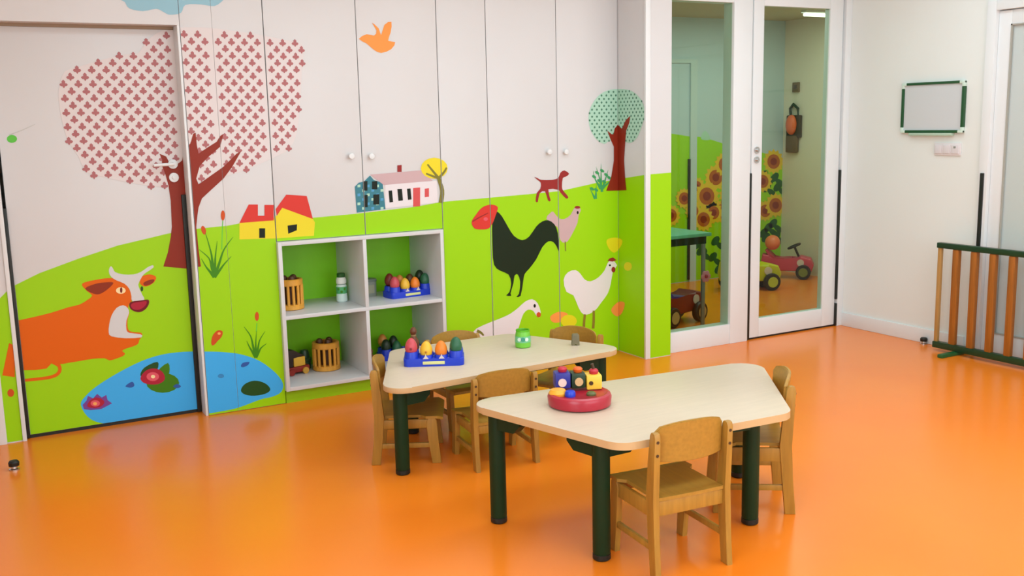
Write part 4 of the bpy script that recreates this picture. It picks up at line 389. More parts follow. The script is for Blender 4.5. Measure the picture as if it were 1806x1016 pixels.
('sunflower#9815','rust2',8,'N',[6.8366,0.5887,6.8319,0.566,6.8174,0.5474,6.7953,0.5358,6.769,0.533,6.7426,0.5393,6.72,0.5538,6.7046,0.5741,6.6989,0.5974,6.7035,0.6199,6.7178,0.6384,6.7397,0.65,6.7659,0.653,6.7924,0.6468,6.8151,0.6325,6.8306,0.612]),
('sunflower#9815','earbrown',9,'N',[6.8033,0.5908,6.8009,0.5791,6.7934,0.5695,6.7819,0.5635,6.7683,0.562,6.7545,0.5652,6.7427,0.5727,6.7347,0.5833,6.7317,0.5953,6.7341,0.607,6.7416,0.6165,6.753,0.6225,6.7666,0.6241,6.7804,0.6208,6.7922,0.6134,6.8003,0.6028]),
('sunflower#9931','petal',11,'N',[7.0091,0.6327,7.0347,0.6038,6.9993,0.5906,7.0089,0.556,6.969,0.5583,6.9609,0.525,6.9246,0.5423,6.9005,0.5169,6.8749,0.5455,6.8397,0.533,6.8298,0.5673,6.7906,0.57,6.7981,0.6032,6.7627,0.6205,6.7861,0.6461,6.7613,0.6746,6.7958,0.6876,6.7865,0.7217,6.8256,0.7197,6.8336,0.7527,6.8695,0.736,6.8934,0.7614,6.919,0.7332,6.9543,0.7461,6.9644,0.7119,7.0042,0.7094,6.9966,0.676,7.033,0.6586]),
('sunflower#9931','rust2',12,'N',[6.9793,0.6345,6.9738,0.6076,6.9566,0.5856,6.9303,0.5718,6.899,0.5684,6.8675,0.5758,6.8405,0.5929,6.8222,0.6169,6.8153,0.6443,6.8207,0.671,6.8378,0.6929,6.8638,0.7066,6.8949,0.7102,6.9265,0.7031,6.9536,0.6862,6.9722,0.6621]),
('sunflower#9931','earbrown',13,'N',[6.9397,0.6368,6.9368,0.623,6.9279,0.6116,6.9143,0.6045,6.898,0.6027,6.8816,0.6065,6.8676,0.6153,6.858,0.6278,6.8544,0.642,6.8572,0.6558,6.8661,0.6671,6.8797,0.6742,6.8959,0.6761,6.9123,0.6723,6.9264,0.6636,6.936,0.6511]),
('sunflower#9735','petal',3,'N',[6.8302,0.8707,6.8526,0.8454,6.8214,0.8334,6.8298,0.8029,6.7947,0.8045,6.7874,0.7749,6.7555,0.7898,6.7341,0.767,6.7116,0.7921,6.6806,0.7806,6.6719,0.8109,6.6374,0.8129,6.6441,0.8423,6.6129,0.8573,6.6335,0.8802,6.6117,0.9052,6.6423,0.9171,6.6342,0.9472,6.6686,0.9458,6.6758,0.9751,6.7074,0.9607,6.7286,0.9835,6.751,0.9588,6.7822,0.9705,6.791,0.9403,6.826,0.9385,6.8193,0.9088,6.8512,0.8938]),
('sunflower#9735','rust2',4,'N',[6.8039,0.8719,6.799,0.8481,6.7838,0.8284,6.7606,0.816,6.733,0.8126,6.7052,0.8188,6.6815,0.8336,6.6654,0.8548,6.6593,0.879,6.6642,0.9026,6.6793,0.9222,6.7023,0.9346,6.7297,0.9382,6.7575,0.9321,6.7814,0.9174,6.7977,0.8963]),
('sunflower#9735','earbrown',5,'N',[6.769,0.8736,6.7665,0.8613,6.7586,0.8512,6.7465,0.8447,6.7322,0.843,6.7177,0.8462,6.7054,0.8538,6.697,0.8647,6.6938,0.8773,6.6964,0.8895,6.7042,0.8997,6.7162,0.9061,6.7305,0.9079,6.745,0.9048,6.7574,0.8971,6.7658,0.8862]),
('sunflower#9576','petal',7,'N',[6.6512,0.7187,6.6757,0.6905,6.6415,0.6775,6.6506,0.6437,6.6122,0.6458,6.6042,0.6131,6.5692,0.6298,6.5459,0.6049,6.5214,0.6328,6.4874,0.6204,6.478,0.654,6.4403,0.6565,6.4477,0.689,6.4137,0.7058,6.4364,0.731,6.4126,0.7587,6.4461,0.7717,6.4373,0.805,6.4749,0.8032,6.4828,0.8355,6.5173,0.8194,6.5405,0.8444,6.565,0.8169,6.5991,0.8296,6.6086,0.7961,6.6469,0.7939,6.6395,0.7611,6.6743,0.7442]),
('sunflower#9576','rust2',8,'N',[6.6225,0.7204,6.6171,0.694,6.6004,0.6724,6.5749,0.6588,6.5447,0.6553,6.5144,0.6625,6.4885,0.679,6.471,0.7025,6.4645,0.7294,6.4699,0.7555,6.4865,0.777,6.5116,0.7906,6.5417,0.7943,6.572,0.7874,6.5981,0.7709,6.6158,0.7474]),
('sunflower#9576','earbrown',9,'N',[6.5844,0.7225,6.5815,0.7089,6.5729,0.6978,6.5597,0.6908,6.544,0.6889,6.5282,0.6926,6.5147,0.7012,6.5056,0.7133,6.5022,0.7272,6.505,0.7408,6.5136,0.7519,6.5268,0.7589,6.5424,0.7608,6.5582,0.7572,6.5717,0.7487,6.5809,0.7365]),
('sunflower#9500','petal',11,'N',[6.5188,0.4584,6.5405,0.4327,6.51,0.4213,6.518,0.3907,6.4838,0.3931,6.4766,0.3637,6.4454,0.3792,6.4245,0.3569,6.4027,0.3824,6.3723,0.3716,6.364,0.402,6.3303,0.4047,6.337,0.4339,6.3066,0.4495,6.3269,0.472,6.3058,0.4974,6.3357,0.5087,6.3279,0.5388,6.3615,0.5368,6.3687,0.5659,6.3994,0.5508,6.4202,0.5731,6.442,0.548,6.4725,0.559,6.4809,0.5287,6.5151,0.5262,6.5084,0.4968,6.5394,0.4811]),
('sunflower#9500','rust2',12,'N',[6.4932,0.4602,6.4883,0.4365,6.4733,0.4172,6.4506,0.4052,6.4236,0.4024,6.3965,0.4092,6.3735,0.4245,6.3579,0.4459,6.3521,0.4702,6.357,0.4937,6.3718,0.5129,6.3943,0.5249,6.4211,0.5279,6.4482,0.5213,6.4715,0.5061,6.4872,0.4847]),
('sunflower#9500','earbrown',13,'N',[6.4591,0.4626,6.4566,0.4504,6.4488,0.4404,6.437,0.4342,6.423,0.4328,6.4089,0.4363,6.3969,0.4442,6.3888,0.4552,6.3858,0.4678,6.3883,0.48,6.396,0.49,6.4078,0.4962,6.4217,0.4977,6.4358,0.4942,6.4479,0.4864,6.4561,0.4753]),
('sunflower#8926','petal',3,'N',[6.0134,0.8587,6.0326,0.8358,6.0053,0.8249,6.0122,0.7973,5.9817,0.7988,5.9751,0.772,5.9475,0.7854,5.9287,0.7648,5.9094,0.7876,5.8823,0.7772,5.8751,0.8046,5.8451,0.8064,5.8513,0.8331,5.8243,0.8467,5.8426,0.8675,5.8239,0.8901,5.8507,0.901,5.844,0.9282,5.8739,0.927,5.8806,0.9535,5.9078,0.9404,5.9266,0.961,5.9458,0.9386,5.973,0.9492,5.9803,0.9218,6.0107,0.9202,6.0045,0.8933,6.032,0.8797]),
('sunflower#8926','rust2',4,'N',[5.9906,0.8599,5.9861,0.8383,5.9726,0.8205,5.9523,0.8092,5.9282,0.8062,5.9042,0.8118,5.8837,0.8252,5.87,0.8444,5.865,0.8663,5.8696,0.8878,5.8829,0.9055,5.9031,0.9168,5.927,0.92,5.9511,0.9145,5.9717,0.9011,5.9856,0.882]),
('sunflower#8926','earbrown',5,'N',[5.9603,0.8614,5.958,0.8503,5.951,0.8411,5.9404,0.8353,5.9279,0.8337,5.9154,0.8366,5.9048,0.8435,5.8976,0.8534,5.895,0.8648,5.8974,0.8759,5.9043,0.8851,5.9149,0.8909,5.9273,0.8925,5.9398,0.8897,5.9505,0.8828,5.9577,0.8729]),
('sunflower#9181','petal',7,'N',[6.2243,0.6115,6.2452,0.5864,6.2156,0.5751,6.2232,0.5452,6.1901,0.5472,6.183,0.5183,6.1529,0.5333,6.1326,0.5113,6.1116,0.5361,6.0821,0.5253,6.0742,0.555,6.0416,0.5574,6.0483,0.5861,6.0189,0.6012,6.0387,0.6233,6.0183,0.648,6.0473,0.6593,6.0399,0.6888,6.0725,0.6871,6.0796,0.7156,6.1093,0.7011,6.1295,0.7232,6.1505,0.6987,6.18,0.7097,6.1881,0.6801,6.2211,0.6779,6.2144,0.649,6.2444,0.6339]),
('sunflower#9181','rust2',8,'N',[6.1995,0.6131,6.1947,0.5898,6.1801,0.5707,6.158,0.5589,6.1319,0.5559,6.1058,0.5624,6.0835,0.5771,6.0685,0.598,6.063,0.6218,6.0679,0.6449,6.0823,0.6638,6.1042,0.6757,6.1302,0.6788,6.1563,0.6725,6.1787,0.6579,6.1939,0.637]),
('sunflower#9181','earbrown',9,'N',[6.1666,0.6152,6.1641,0.6031,6.1565,0.5933,6.1451,0.5872,6.1315,0.5856,6.1179,0.5889,6.1063,0.5966,6.0985,0.6074,6.0956,0.6197,6.0981,0.6317,6.1057,0.6415,6.1171,0.6476,6.1306,0.6492,6.1442,0.6459,6.1558,0.6383,6.1637,0.6275]),
('sunflower#8926','petal',11,'N',[5.971,0.6433,5.989,0.6214,5.9634,0.6114,5.9698,0.5852,5.9412,0.5869,5.9349,0.5616,5.9089,0.5746,5.8912,0.5553,5.8731,0.577,5.8476,0.5675,5.8408,0.5935,5.8126,0.5956,5.8184,0.6208,5.793,0.6339,5.8103,0.6534,5.7927,0.6751,5.8179,0.685,5.8116,0.7109,5.8398,0.7094,5.846,0.7345,5.8717,0.7218,5.8894,0.7411,5.9074,0.7196,5.9331,0.7294,5.9399,0.7034,5.9685,0.7015,5.9626,0.6761,5.9885,0.6629]),
('sunflower#8926','rust2',12,'N',[5.9496,0.6446,5.9453,0.6242,5.9326,0.6075,5.9134,0.5971,5.8908,0.5944,5.8682,0.6,5.8489,0.613,5.836,0.6312,5.8314,0.6521,5.8357,0.6723,5.8482,0.689,5.8672,0.6994,5.8898,0.7022,5.9124,0.6967,5.9318,0.6839,5.9448,0.6656]),
('sunflower#8926','earbrown',13,'N',[5.9211,0.6464,5.9188,0.6359,5.9122,0.6273,5.9023,0.6218,5.8906,0.6205,5.8788,0.6234,5.8688,0.63,5.862,0.6395,5.8596,0.6503,5.8618,0.6608,5.8684,0.6694,5.8783,0.6748,5.89,0.6762,5.9018,0.6734,5.9118,0.6667,5.9186,0.6572]),
('sunflower#9347','petal',3,'N',[6.4251,0.7581,6.4489,0.7303,6.4155,0.7174,6.4242,0.684,6.3867,0.686,6.3788,0.6538,6.3447,0.6702,6.3218,0.6455,6.298,0.673,6.2647,0.6607,6.2557,0.6938,6.2189,0.6963,6.2263,0.7284,6.1931,0.7449,6.2153,0.7698,6.1923,0.7972,6.225,0.81,6.2165,0.8429,6.2532,0.8412,6.2611,0.8731,6.2947,0.8572,6.3175,0.882,6.3413,0.8549,6.3747,0.8674,6.3839,0.8344,6.4213,0.8323,6.4138,0.7999,6.4478,0.7833]),
('sunflower#9347','rust2',4,'N',[6.3971,0.7597,6.3917,0.7337,6.3753,0.7123,6.3504,0.6988,6.3209,0.6953,6.2913,0.7023,6.2661,0.7186,6.2491,0.7418,6.2428,0.7683,6.2482,0.7941,6.2645,0.8153,6.2891,0.8288,6.3184,0.8325,6.348,0.8257,6.3734,0.8095,6.3907,0.7863]),
('sunflower#9347','earbrown',5,'N',[6.3598,0.7618,6.357,0.7483,6.3485,0.7373,6.3356,0.7303,6.3203,0.7285,6.3049,0.7321,6.2918,0.7405,6.2829,0.7525,6.2796,0.7662,6.2824,0.7796,6.2909,0.7906,6.3037,0.7976,6.319,0.7994,6.3344,0.7959,6.3476,0.7875,6.3565,0.7755]),
('sunflower_leaf#7175','darkleaf',2,'N',[6.858,0.4709,6.8701,0.4499,6.8606,0.4217,6.8332,0.3971,6.7985,0.3856,6.7697,0.3916,6.7577,0.4126,6.7671,0.4406,6.7943,0.4651,6.829,0.4767]),
('sunflower_leaf#7175','darkleaf',2,'N',[6.9326,0.3412,6.9091,0.3367,6.8749,0.3476,6.8432,0.3696,6.826,0.3944,6.8297,0.4125,6.8529,0.4171,6.887,0.4064,6.9189,0.3843,6.9363,0.3594]),
('sunflower_leaf#7259','darkleaf',2,'N',[6.9617,0.3803,6.974,0.359,6.9645,0.3306,6.9368,0.306,6.9017,0.2946,6.8725,0.3007,6.8604,0.3219,6.8699,0.3502,6.8973,0.3748,6.9324,0.3863]),
('sunflower_leaf#7259','darkleaf',2,'N',[7.0375,0.2492,7.0137,0.2447,6.9791,0.2559,6.947,0.2783,6.9295,0.3033,6.9332,0.3215,6.9567,0.3261,6.9912,0.3151,7.0235,0.2927,7.0412,0.2675]),
('sunflower_leaf#7143','darkleaf',2,'N',[6.7991,0.4223,6.8111,0.4013,6.8017,0.3731,6.7744,0.3487,6.7399,0.3373,6.7112,0.3433,6.6993,0.3643,6.7087,0.3923,6.7358,0.4167,6.7703,0.4282]),
('sunflower_leaf#7143','darkleaf',2,'N',[6.8732,0.2926,6.8498,0.2882,6.8159,0.2991,6.7843,0.3212,6.7672,0.346,6.7709,0.3641,6.7941,0.3686,6.8279,0.3578,6.8596,0.3357,6.8769,0.3108]),
('sunflower_leaf#7209','darkleaf',2,'N',[6.9175,0.5046,6.9297,0.4835,6.9202,0.4552,6.8927,0.4306,6.8578,0.419,6.8288,0.4249,6.8168,0.4459,6.8262,0.4741,6.8535,0.4987,6.8884,0.5103]),
('sunflower_leaf#7209','darkleaf',2,'N',[6.9926,0.3748,6.969,0.3702,6.9347,0.381,6.9028,0.4031,6.8854,0.4279,6.8891,0.446,6.9125,0.4506,6.9468,0.4399,6.9788,0.4179,6.9964,0.393]),
('sunflower_leaf#7172','darkleaf',2,'N',[6.8305,0.3748,6.8425,0.3537,6.8331,0.3255,6.8057,0.301,6.771,0.2897,6.7423,0.2957,6.7303,0.3168,6.7397,0.3449,6.7669,0.3693,6.8016,0.3808]),
('sunflower_leaf#7172','darkleaf',2,'N',[6.9049,0.2445,6.8815,0.2401,6.8474,0.2512,6.8157,0.2734,6.7985,0.2983,6.8022,0.3164,6.8254,0.3209,6.8594,0.31,6.8913,0.2878,6.9087,0.2627]),
('sunflower_leaf#7142','darkleaf',2,'N',[6.9248,0.9462,6.9369,0.9258,6.9275,0.8977,6.9002,0.8728,6.8655,0.8607,6.8367,0.8658,6.8248,0.8863,6.8341,0.9142,6.8612,0.939,6.8958,0.9513]),
('sunflower_leaf#7142','darkleaf',2,'N',[6.9994,0.82,6.976,0.815,6.9418,0.8249,6.9101,0.8459,6.8929,0.87,6.8966,0.8879,6.9198,0.893,6.9538,0.8832,6.9857,0.8622,7.0031,0.8381]),
('sunflower_leaf#7091','darkleaf',2,'N',[6.8273,0.8542,6.8393,0.8337,6.8299,0.8057,6.8028,0.781,6.7684,0.7691,6.7399,0.7743,6.728,0.7948,6.7374,0.8227,6.7643,0.8473,6.7987,0.8594]),
('sunflower_leaf#7091','darkleaf',2,'N',[6.9011,0.7278,6.8779,0.7229,6.8441,0.733,6.8126,0.7541,6.7956,0.7782,6.7993,0.7961,6.8223,0.8011,6.856,0.7912,6.8876,0.7701,6.9049,0.7459]),
('sunflower_leaf#7186','darkleaf',2,'N',[6.9678,0.8547,6.98,0.8341,6.9705,0.8059,6.9431,0.781,6.9082,0.769,6.8793,0.7743,6.8672,0.7949,6.8766,0.823,6.9039,0.8478,6.9387,0.8599]),
('sunflower_leaf#7186','darkleaf',2,'N',[7.043,0.7275,7.0194,0.7225,6.9851,0.7327,6.9532,0.754,6.9358,0.7782,6.9395,0.7963,6.9629,0.8012,6.9971,0.7912,7.0291,0.77,7.0467,0.7456]),
('sunflower_leaf#7041','darkleaf',2,'N',[6.7843,0.9746,6.7962,0.9544,6.7869,0.9265,6.7599,0.9018,6.7257,0.8897,6.6974,0.8948,6.6856,0.915,6.6949,0.9427,6.7217,0.9674,6.7558,0.9796]),
('sunflower_leaf#7041','darkleaf',2,'N',[6.8576,0.8495,6.8345,0.8445,6.8009,0.8543,6.7697,0.8751,6.7527,0.899,6.7564,0.9168,6.7793,0.9218,6.8128,0.9122,6.8441,0.8914,6.8613,0.8674]),
('sunflower_leaf#6620','darkleaf',2,'N',[6.0259,0.3105,6.0367,0.2901,6.0276,0.263,6.0021,0.2395,5.9699,0.2287,5.9434,0.2346,5.9327,0.255,5.9418,0.282,5.9672,0.3054,5.9993,0.3163]),
('sunflower_leaf#6620','darkleaf',2,'N',[6.0928,0.1849,6.0711,0.1807,6.0398,0.1915,6.0109,0.213,5.9953,0.237,5.999,0.2544,6.0205,0.2586,6.0517,0.248,6.0808,0.2266,6.0965,0.2024]),
('sunflower_leaf#6737','darkleaf',2,'N',[6.1709,0.2422,6.182,0.2215,6.1728,0.1942,6.1469,0.1706,6.1143,0.1598,6.0873,0.1659,6.0764,0.1865,6.0855,0.2137,6.1113,0.2372,6.1439,0.2481]),
('sunflower_leaf#6737','darkleaf',2,'N',[6.2393,0.1151,6.2173,0.111,6.1854,0.1219,6.1559,0.1437,6.1401,0.168,6.1438,0.1856,6.1656,0.1898,6.1974,0.179,6.2269,0.1572,6.243,0.1328]),
('sunflower_leaf#6844','darkleaf',2,'N',[6.2641,0.0057,6.2753,-0.0153,6.2661,-0.0429,6.2399,-0.0665,6.2068,-0.0771,6.1795,-0.0706,6.1683,-0.0496,6.1775,-0.0221,6.2036,0.0014,6.2366,0.0121]),
('sunflower_leaf#6844','darkleaf',2,'N',[6.3336,-0.1239,6.3113,-0.1278,6.2789,-0.1163,6.249,-0.0938,6.2329,-0.069,6.2366,-0.0512,6.2588,-0.0473,6.291,-0.0586,6.321,-0.081,6.3373,-0.106]),
('sunflower_leaf#6732','darkleaf',2,'N',[6.2009,0.3906,6.212,0.3701,6.2029,0.3428,6.177,0.3191,6.1443,0.3081,6.1174,0.3139,6.1064,0.3344,6.1155,0.3615,6.1413,0.3852,6.1739,0.3963]),
('sunflower_leaf#6732','darkleaf',2,'N',[6.2694,0.2645,6.2474,0.2602,6.2155,0.2709,6.186,0.2924,6.1701,0.3165,6.1738,0.334,6.1957,0.3384,6.2274,0.3278,6.257,0.3064,6.2731,0.2822]),
('sunflower_leaf#6811','darkleaf',2,'N',[6.2458,0.1219,6.257,0.1011,6.2478,0.0735,6.2217,0.0499,6.1887,0.0392,6.1615,0.0455,6.1504,0.0663,6.1596,0.0937,6.1856,0.1173,6.2185,0.1281]),
('sunflower_leaf#6811','darkleaf',2,'N',[6.315,-0.0066,6.2928,-0.0107,6.2606,0.0006,6.2308,0.0228,6.2148,0.0474,6.2185,0.0651,6.2405,0.0692,6.2726,0.0581,6.3025,0.0359,6.3187,0.0112]),
('sunflower_leaf#6585','darkleaf',2,'N',[5.9934,0.3752,6.0042,0.355,5.9951,0.3279,5.9697,0.3045,5.9376,0.2936,5.9113,0.2994,5.9006,0.3197,5.9096,0.3466,5.9349,0.37,5.9669,0.3809]),
('sunflower_leaf#6585','darkleaf',2,'N',[6.06,0.2504,6.0384,0.2462,6.0072,0.2568,5.9784,0.2781,5.9629,0.3019,5.9666,0.3193,5.988,0.3236,6.0191,0.3131,6.048,0.2919,6.0636,0.2679]),
('sunflower_leaf#6940','darkleaf',2,'N',[6.4695,0.2887,6.4811,0.2678,6.4718,0.24,6.4452,0.2161,6.4116,0.205,6.3839,0.2111,6.3725,0.232,6.3817,0.2596,6.4081,0.2835,6.4416,0.2946]),
('sunflower_leaf#6940','darkleaf',2,'N',[6.5407,0.16,6.518,0.1558,6.4851,0.1668,6.4546,0.1889,6.4382,0.2135,6.4419,0.2313,6.4643,0.2356,6.4971,0.2247,6.5277,0.2027,6.5444,0.178]),
('sunflower_leaf#7020','darkleaf',2,'N',[6.5439,0.1196,6.5556,0.0984,6.5462,0.0705,6.5194,0.0465,6.4855,0.0356,6.4574,0.042,6.4459,0.0632,6.4552,0.091,6.4818,0.1149,6.5157,0.1259]),
('sunflower_leaf#7020','darkleaf',2,'N',[6.6159,-0.0109,6.593,-0.015,6.5598,-0.0036,6.529,0.0189,6.5123,0.0439,6.516,0.0619,6.5387,0.066,6.5719,0.0548,6.6028,0.0323,6.6197,0.0072]),
('sunflower_leaf#7020','darkleaf',2,'N',[6.6091,0.3861,6.6208,0.3652,6.6115,0.3373,6.5847,0.3131,6.5507,0.3019,6.5226,0.3079,6.511,0.3287,6.5203,0.3565,6.5469,0.3807,6.5809,0.392]),
('sunflower_leaf#7020','darkleaf',2,'N',[6.6814,0.2574,6.6585,0.253,6.6252,0.2639,6.5943,0.2859,6.5775,0.3105,6.5812,0.3284,6.604,0.3328,6.6372,0.3221,6.6682,0.3001,6.6852,0.2754]),
('sunflower_leaf#6910','darkleaf',2,'N',[6.4014,0.1863,6.4128,0.1653,6.4035,0.1376,6.3771,0.1138,6.3436,0.1029,6.316,0.1092,6.3047,0.1301,6.314,0.1576,6.3402,0.1814,6.3736,0.1924]),
('sunflower_leaf#6910','darkleaf',2,'N',[6.472,0.0572,6.4494,0.0531,6.4167,0.0643,6.3864,0.0865,6.37,0.1112,6.3738,0.129,6.3961,0.1332,6.4287,0.1221,6.4591,0.1,6.4757,0.0752]),
]
# ---------------------------------------------------------------- flat printed mural (world coordinates on each wall plane)
PAINT = dict(grass=(158, 216, 6), cloud=(150, 196, 212), pinkpale=(224, 216, 215), motif=(176, 108, 110), trunk=(142, 44, 24), leafbright=(96, 200, 70),
    greyline=(196, 198, 192), orange=(226, 100, 0), earbrown=(142, 50, 22), pale=(214, 214, 214), muzzle=(112, 20, 30), berry=(176, 34, 58), cream=(250, 225, 170),
    darkgreen=(36, 78, 30), water=(66, 178, 246), padgreen=(66, 126, 14), rose=(226, 92, 106), violet=(124, 70, 150), peach=(250, 176, 100), deepblue=(52, 92, 168),
    midblue=(60, 140, 200), leafgreen=(66, 138, 18), rust=(206, 82, 28), rust2=(186, 96, 24), yellow=(236, 216, 42), red=(216, 58, 48), dark=(12, 24, 12),
    teal=(62, 128, 142), sky=(86, 158, 200), seafoam=(176, 216, 194), offwhite=(232, 224, 226), mauve=(204, 172, 174), maroon=(152, 44, 42), coral=(214, 84, 84),
    barkgreen=(128, 122, 50), birdorange=(246, 154, 72), leafteal=(64, 158, 96), rooster=(14, 36, 14), legbrown=(140, 120, 40), lemon=(226, 214, 30), petal=(238, 196, 40),
    darkleaf=(28, 92, 36), dot=(84, 132, 108))
def paint(k): return mat('paint_' + k, PAINT[k], 0.45, 0.25)
def clip_poly(pts, u0, u1, z0, z1):
    for ax, s, lim in ((0, 1, u0), (0, -1, u1), (1, 1, z0), (1, -1, z1)):
        out = []
        for i in range(len(pts)):
            p, q = pts[i - 1], pts[i]
            ip, iq = s * (p[ax] - lim) >= 0, s * (q[ax] - lim) >= 0
            if ip != iq:
                t = (lim - p[ax]) / (q[ax] - p[ax])
                out.append((p[0] + t * (q[0] - p[0]), p[1] + t * (q[1] - p[1])))
            if iq: out.append(q)
        pts = out
        if len(pts) < 3: return []
    return pts
def inside(p, poly):
    c = False; n = len(poly); j = n - 1
    for i in range(n):
        if (poly[i][1] > p[1]) != (poly[j][1] > p[1]) and p[0] < (poly[j][0] - poly[i][0]) * (p[1] - poly[i][1]) / (poly[j][1] - poly[i][1]) + poly[i][0]: c = not c
        j = i
    return c
PLANE = dict(D=('y', 5.335), C=('y', 5.235), R=('x', 3.707), P=('y', 4.945), L=('y', 5.305), N=('y', 7.15))
def club(c, s):
    pts = []
    for dx, dz in ((-.1, -1), (.1, -1), (.3, -.6), (.62, -.6), (.95, -.25), (.75, .12), (.4, .15), (.42, .6), (0, 1), (-.42, .6), (-.4, .15), (-.75, .12), (-.95, -.25), (-.62, -.6), (-.3, -.6)):
        pts.append((c[0] + dx * s, c[1] + dz * s))
    return pts
def decals(plane, u0, u1, z0, z1, parent, only=None, skip=()):
    """Print every figure of the mural that falls on this panel, cut at the panel's edges."""
    ax, v = PLANE[plane]
    figs = {}
    for fig, col, lay, pl, w in MURAL:
        if pl != plane or fig in skip or (only and fig not in only): continue
        if fig == 'black_rooster' and parent is None: continue
        pts = list(zip(w[0::2], w[1::2]))
        cp = clip_poly(pts, u0, u1, z0, z1)
        if len(cp) >= 3: figs.setdefault(fig, []).append((col, lay, cp))
        if fig in ('pink_tree_crown', 'green_tree_crown'):
            pk = fig == 'pink_tree_crown'
            dx, dz, s = (0.066, 0.0339, 0.0195) if pk else (0.036, 0.0215, 0.0075)
            row = 0; z = 0.5
            while z < 2.3:
                u = 0.0 + (dx / 2 if row % 2 else 0)
                while u < 6:
                    if inside((u, z), pts) and u0 + s * .8 < u < u1 - s * .8:
                        q = club((u, z), s) if pk else [(u + s * math.cos(k * 1.2566 + 1.5708) * (1 if k % 1 == 0 else .5), z + s * math.sin(k * 1.2566 + 1.5708)) for k in range(5)]
                        q = clip_poly(q, u0, u1, z0, z1)
                        if len(q) >= 3: figs.setdefault('leaf_pattern' if pk else 'dot_pattern', []).append(('motif' if pk else 'dot', 2, q))
                    u += dx
                z += dz; row += 1
    for fig, polys in figs.items():
        cols = sorted({c for c, _, _ in polys}); V = []; F = []; MI = []
        for k_, (col, lay, cp) in enumerate(polys):
            d = v - 0.0008 - 0.0005 * lay - 0.00002 * (k_ % 20)
            b = len(V)
            V += [((a, d, z) if ax == 'y' else (d, a, z)) for a, z in cp]
            for t in tessellate_polygon([[Vector((a, z, 0)) for a, z in cp]]):
                F.append([b + i for i in t]); MI.append(cols.index(col))
        if not F: continue
        off = wloc(parent)
        nm = 'painted_' + fig.split('#')[0]
        me = bpy.data.meshes.new(nm)
        me.from_pydata([tuple(Vector(p) - off) for p in V], [], F)
        for c in cols: me.materials.append(paint(c))
        me.polygons.foreach_set('material_index', MI); me.update()
        o = bpy.data.objects.new(nm, me); C.objects.link(o); o.parent = parent
        if fig in ('leaf_pattern', 'dot_pattern'): o['kind'] = 'stuff'

# ---------------------------------------------------------------- the room
struct('floor', box((-1.2, -1.8, -0.1), (7.1, 7.3, 0)), M_floor, 'glossy orange vinyl floor', 'floor')
struct('ceiling', box((-1.2, -1.8, 2.6), (5.6, 5.8, 2.7)), M_wall, 'white ceiling of the playroom', 'ceiling')
struct('ceiling', box((3.71, 5.1, 2.36), (7.1, 7.3, 2.46)), mat('next_ceiling', (196, 186, 150), 0.7), 'ceiling of the room behind the glass', 'ceiling')
struct('wall_rear', box((-1.3, -1.9, 0), (5.6, -1.8, 2.6)), M_wall, 'white wall behind the camera', 'wall')
struct('wall_left', box((-1.3, -1.8, 0), (-1.2, 5.8, 2.6)), M_wall, 'white wall at far left', 'wall')
struct('wall_back', box((-1.2, 5.72, 0), (3.9, 5.82, 2.6)), M_wall, 'wall behind the built-in closets', 'wall')
# right wall around the glazed door
bm = bmesh.new()
bx(bm, (5.48, 3.94, 0), (5.6, 5.07, 2.6)); bx(bm, (5.48, 2.98, 2.13), (5.6, 3.94, 2.6)); bx(bm, (5.48, -1.8, 0), (5.6, 2.98, 2.6))
struct('wall_right', bm, M_wall, 'white painted wall carrying the small whiteboard', 'wall')
struct('baseboard_right', box((5.466, 3.99, 0), (5.482, 5.0, 0.095), 0.004), M_frame, 'white baseboard along the right wall', 'baseboard')
# lintel over the painted door
lint = struct('wall_lintel', box((-1.2, 5.235, 2.0), (1.07, 5.45, 2.6)), M_white, 'white panel above the painted door', 'wall')
decals('C', -1.2, 1.07, 2.0, 2.6, lint)
# left reveal, green with white corner beads
al = struct('wall_alcove_left', box((-1.2, 5.305, 0), (0.205, 5.5, 2.0)), M_white, 'narrow green painted reveal left of the cow door', 'wall')
decals('L', 0.12, 0.19, 0.006, 2.0, al)
struct('trim_1', box((0.088, 5.292, 0), (0.122, 5.306, 2.0), 0.003), M_frame, 'white corner bead at the far left edge', 'trim')
struct('trim_2', box((0.19, 5.295, 0), (0.209, 5.40, 2.0), 0.003), M_frame, 'white jamb strip left of the cow door', 'trim')
# right pillar with the return wall
pil = struct('wall_alcove_right', box((3.707, 4.945, 0), (3.9, 5.72, 2.6)), M_white, 'white and green pillar between closets and glass partition', 'wall')
decals('P', 3.738, 3.9, 0.004, 2.6, pil)
decals('R', 4.956, 5.235, 0.004, 2.6, pil)
struct('trim_3', box((3.701, 4.938, 0), (3.737, 4.956, 2.6), 0.003), M_frame, 'white corner bead of the right pillar', 'trim')
struct('wall_header', box((3.9, 4.99, 2.262), (5.48, 5.1, 2.6)), M_frame, 'white header above the glass partition', 'wall')

# painted door on the left
d1 = thing('door_1', 'white playroom door painted with the orange cow and pond', 'door', (0.64, 5.39, 0), kind='structure')
leaf = obj('door_leaf', box((0.226, 5.335, 0.018), (1.06, 5.38, 1.985), 0.002), M_white, d1)
decals('D', 0.228, 1.058, 0.019, 1.984, leaf)
obj('right_jamb', box((1.0575, 5.235, 0), (1.07, 5.47, 2.0), 0.002), M_frame, d1)
obj('head_shade', box((0.2, 5.325, 1.985), (1.056, 5.40, 2.0)), mat('shade_brown', (150, 128, 104), 0.6), d1)  # brown strip paints the shadow line under the lintel
obj('rubber_guard', box((0.206, 5.322, 0.004), (0.226, 5.342, 1.14), 0.003), M_black, d1)
obj('rubber_guard', box((1.034, 5.322, 0.004), (1.0565, 5.342, 1.16), 0.003), M_black, d1)
obj('gap_shade', box((0.226, 5.34, 0.0), (1.0565, 5.37, 0.018)), M_black, d1)  # black strip stands in for the shade under the leaf
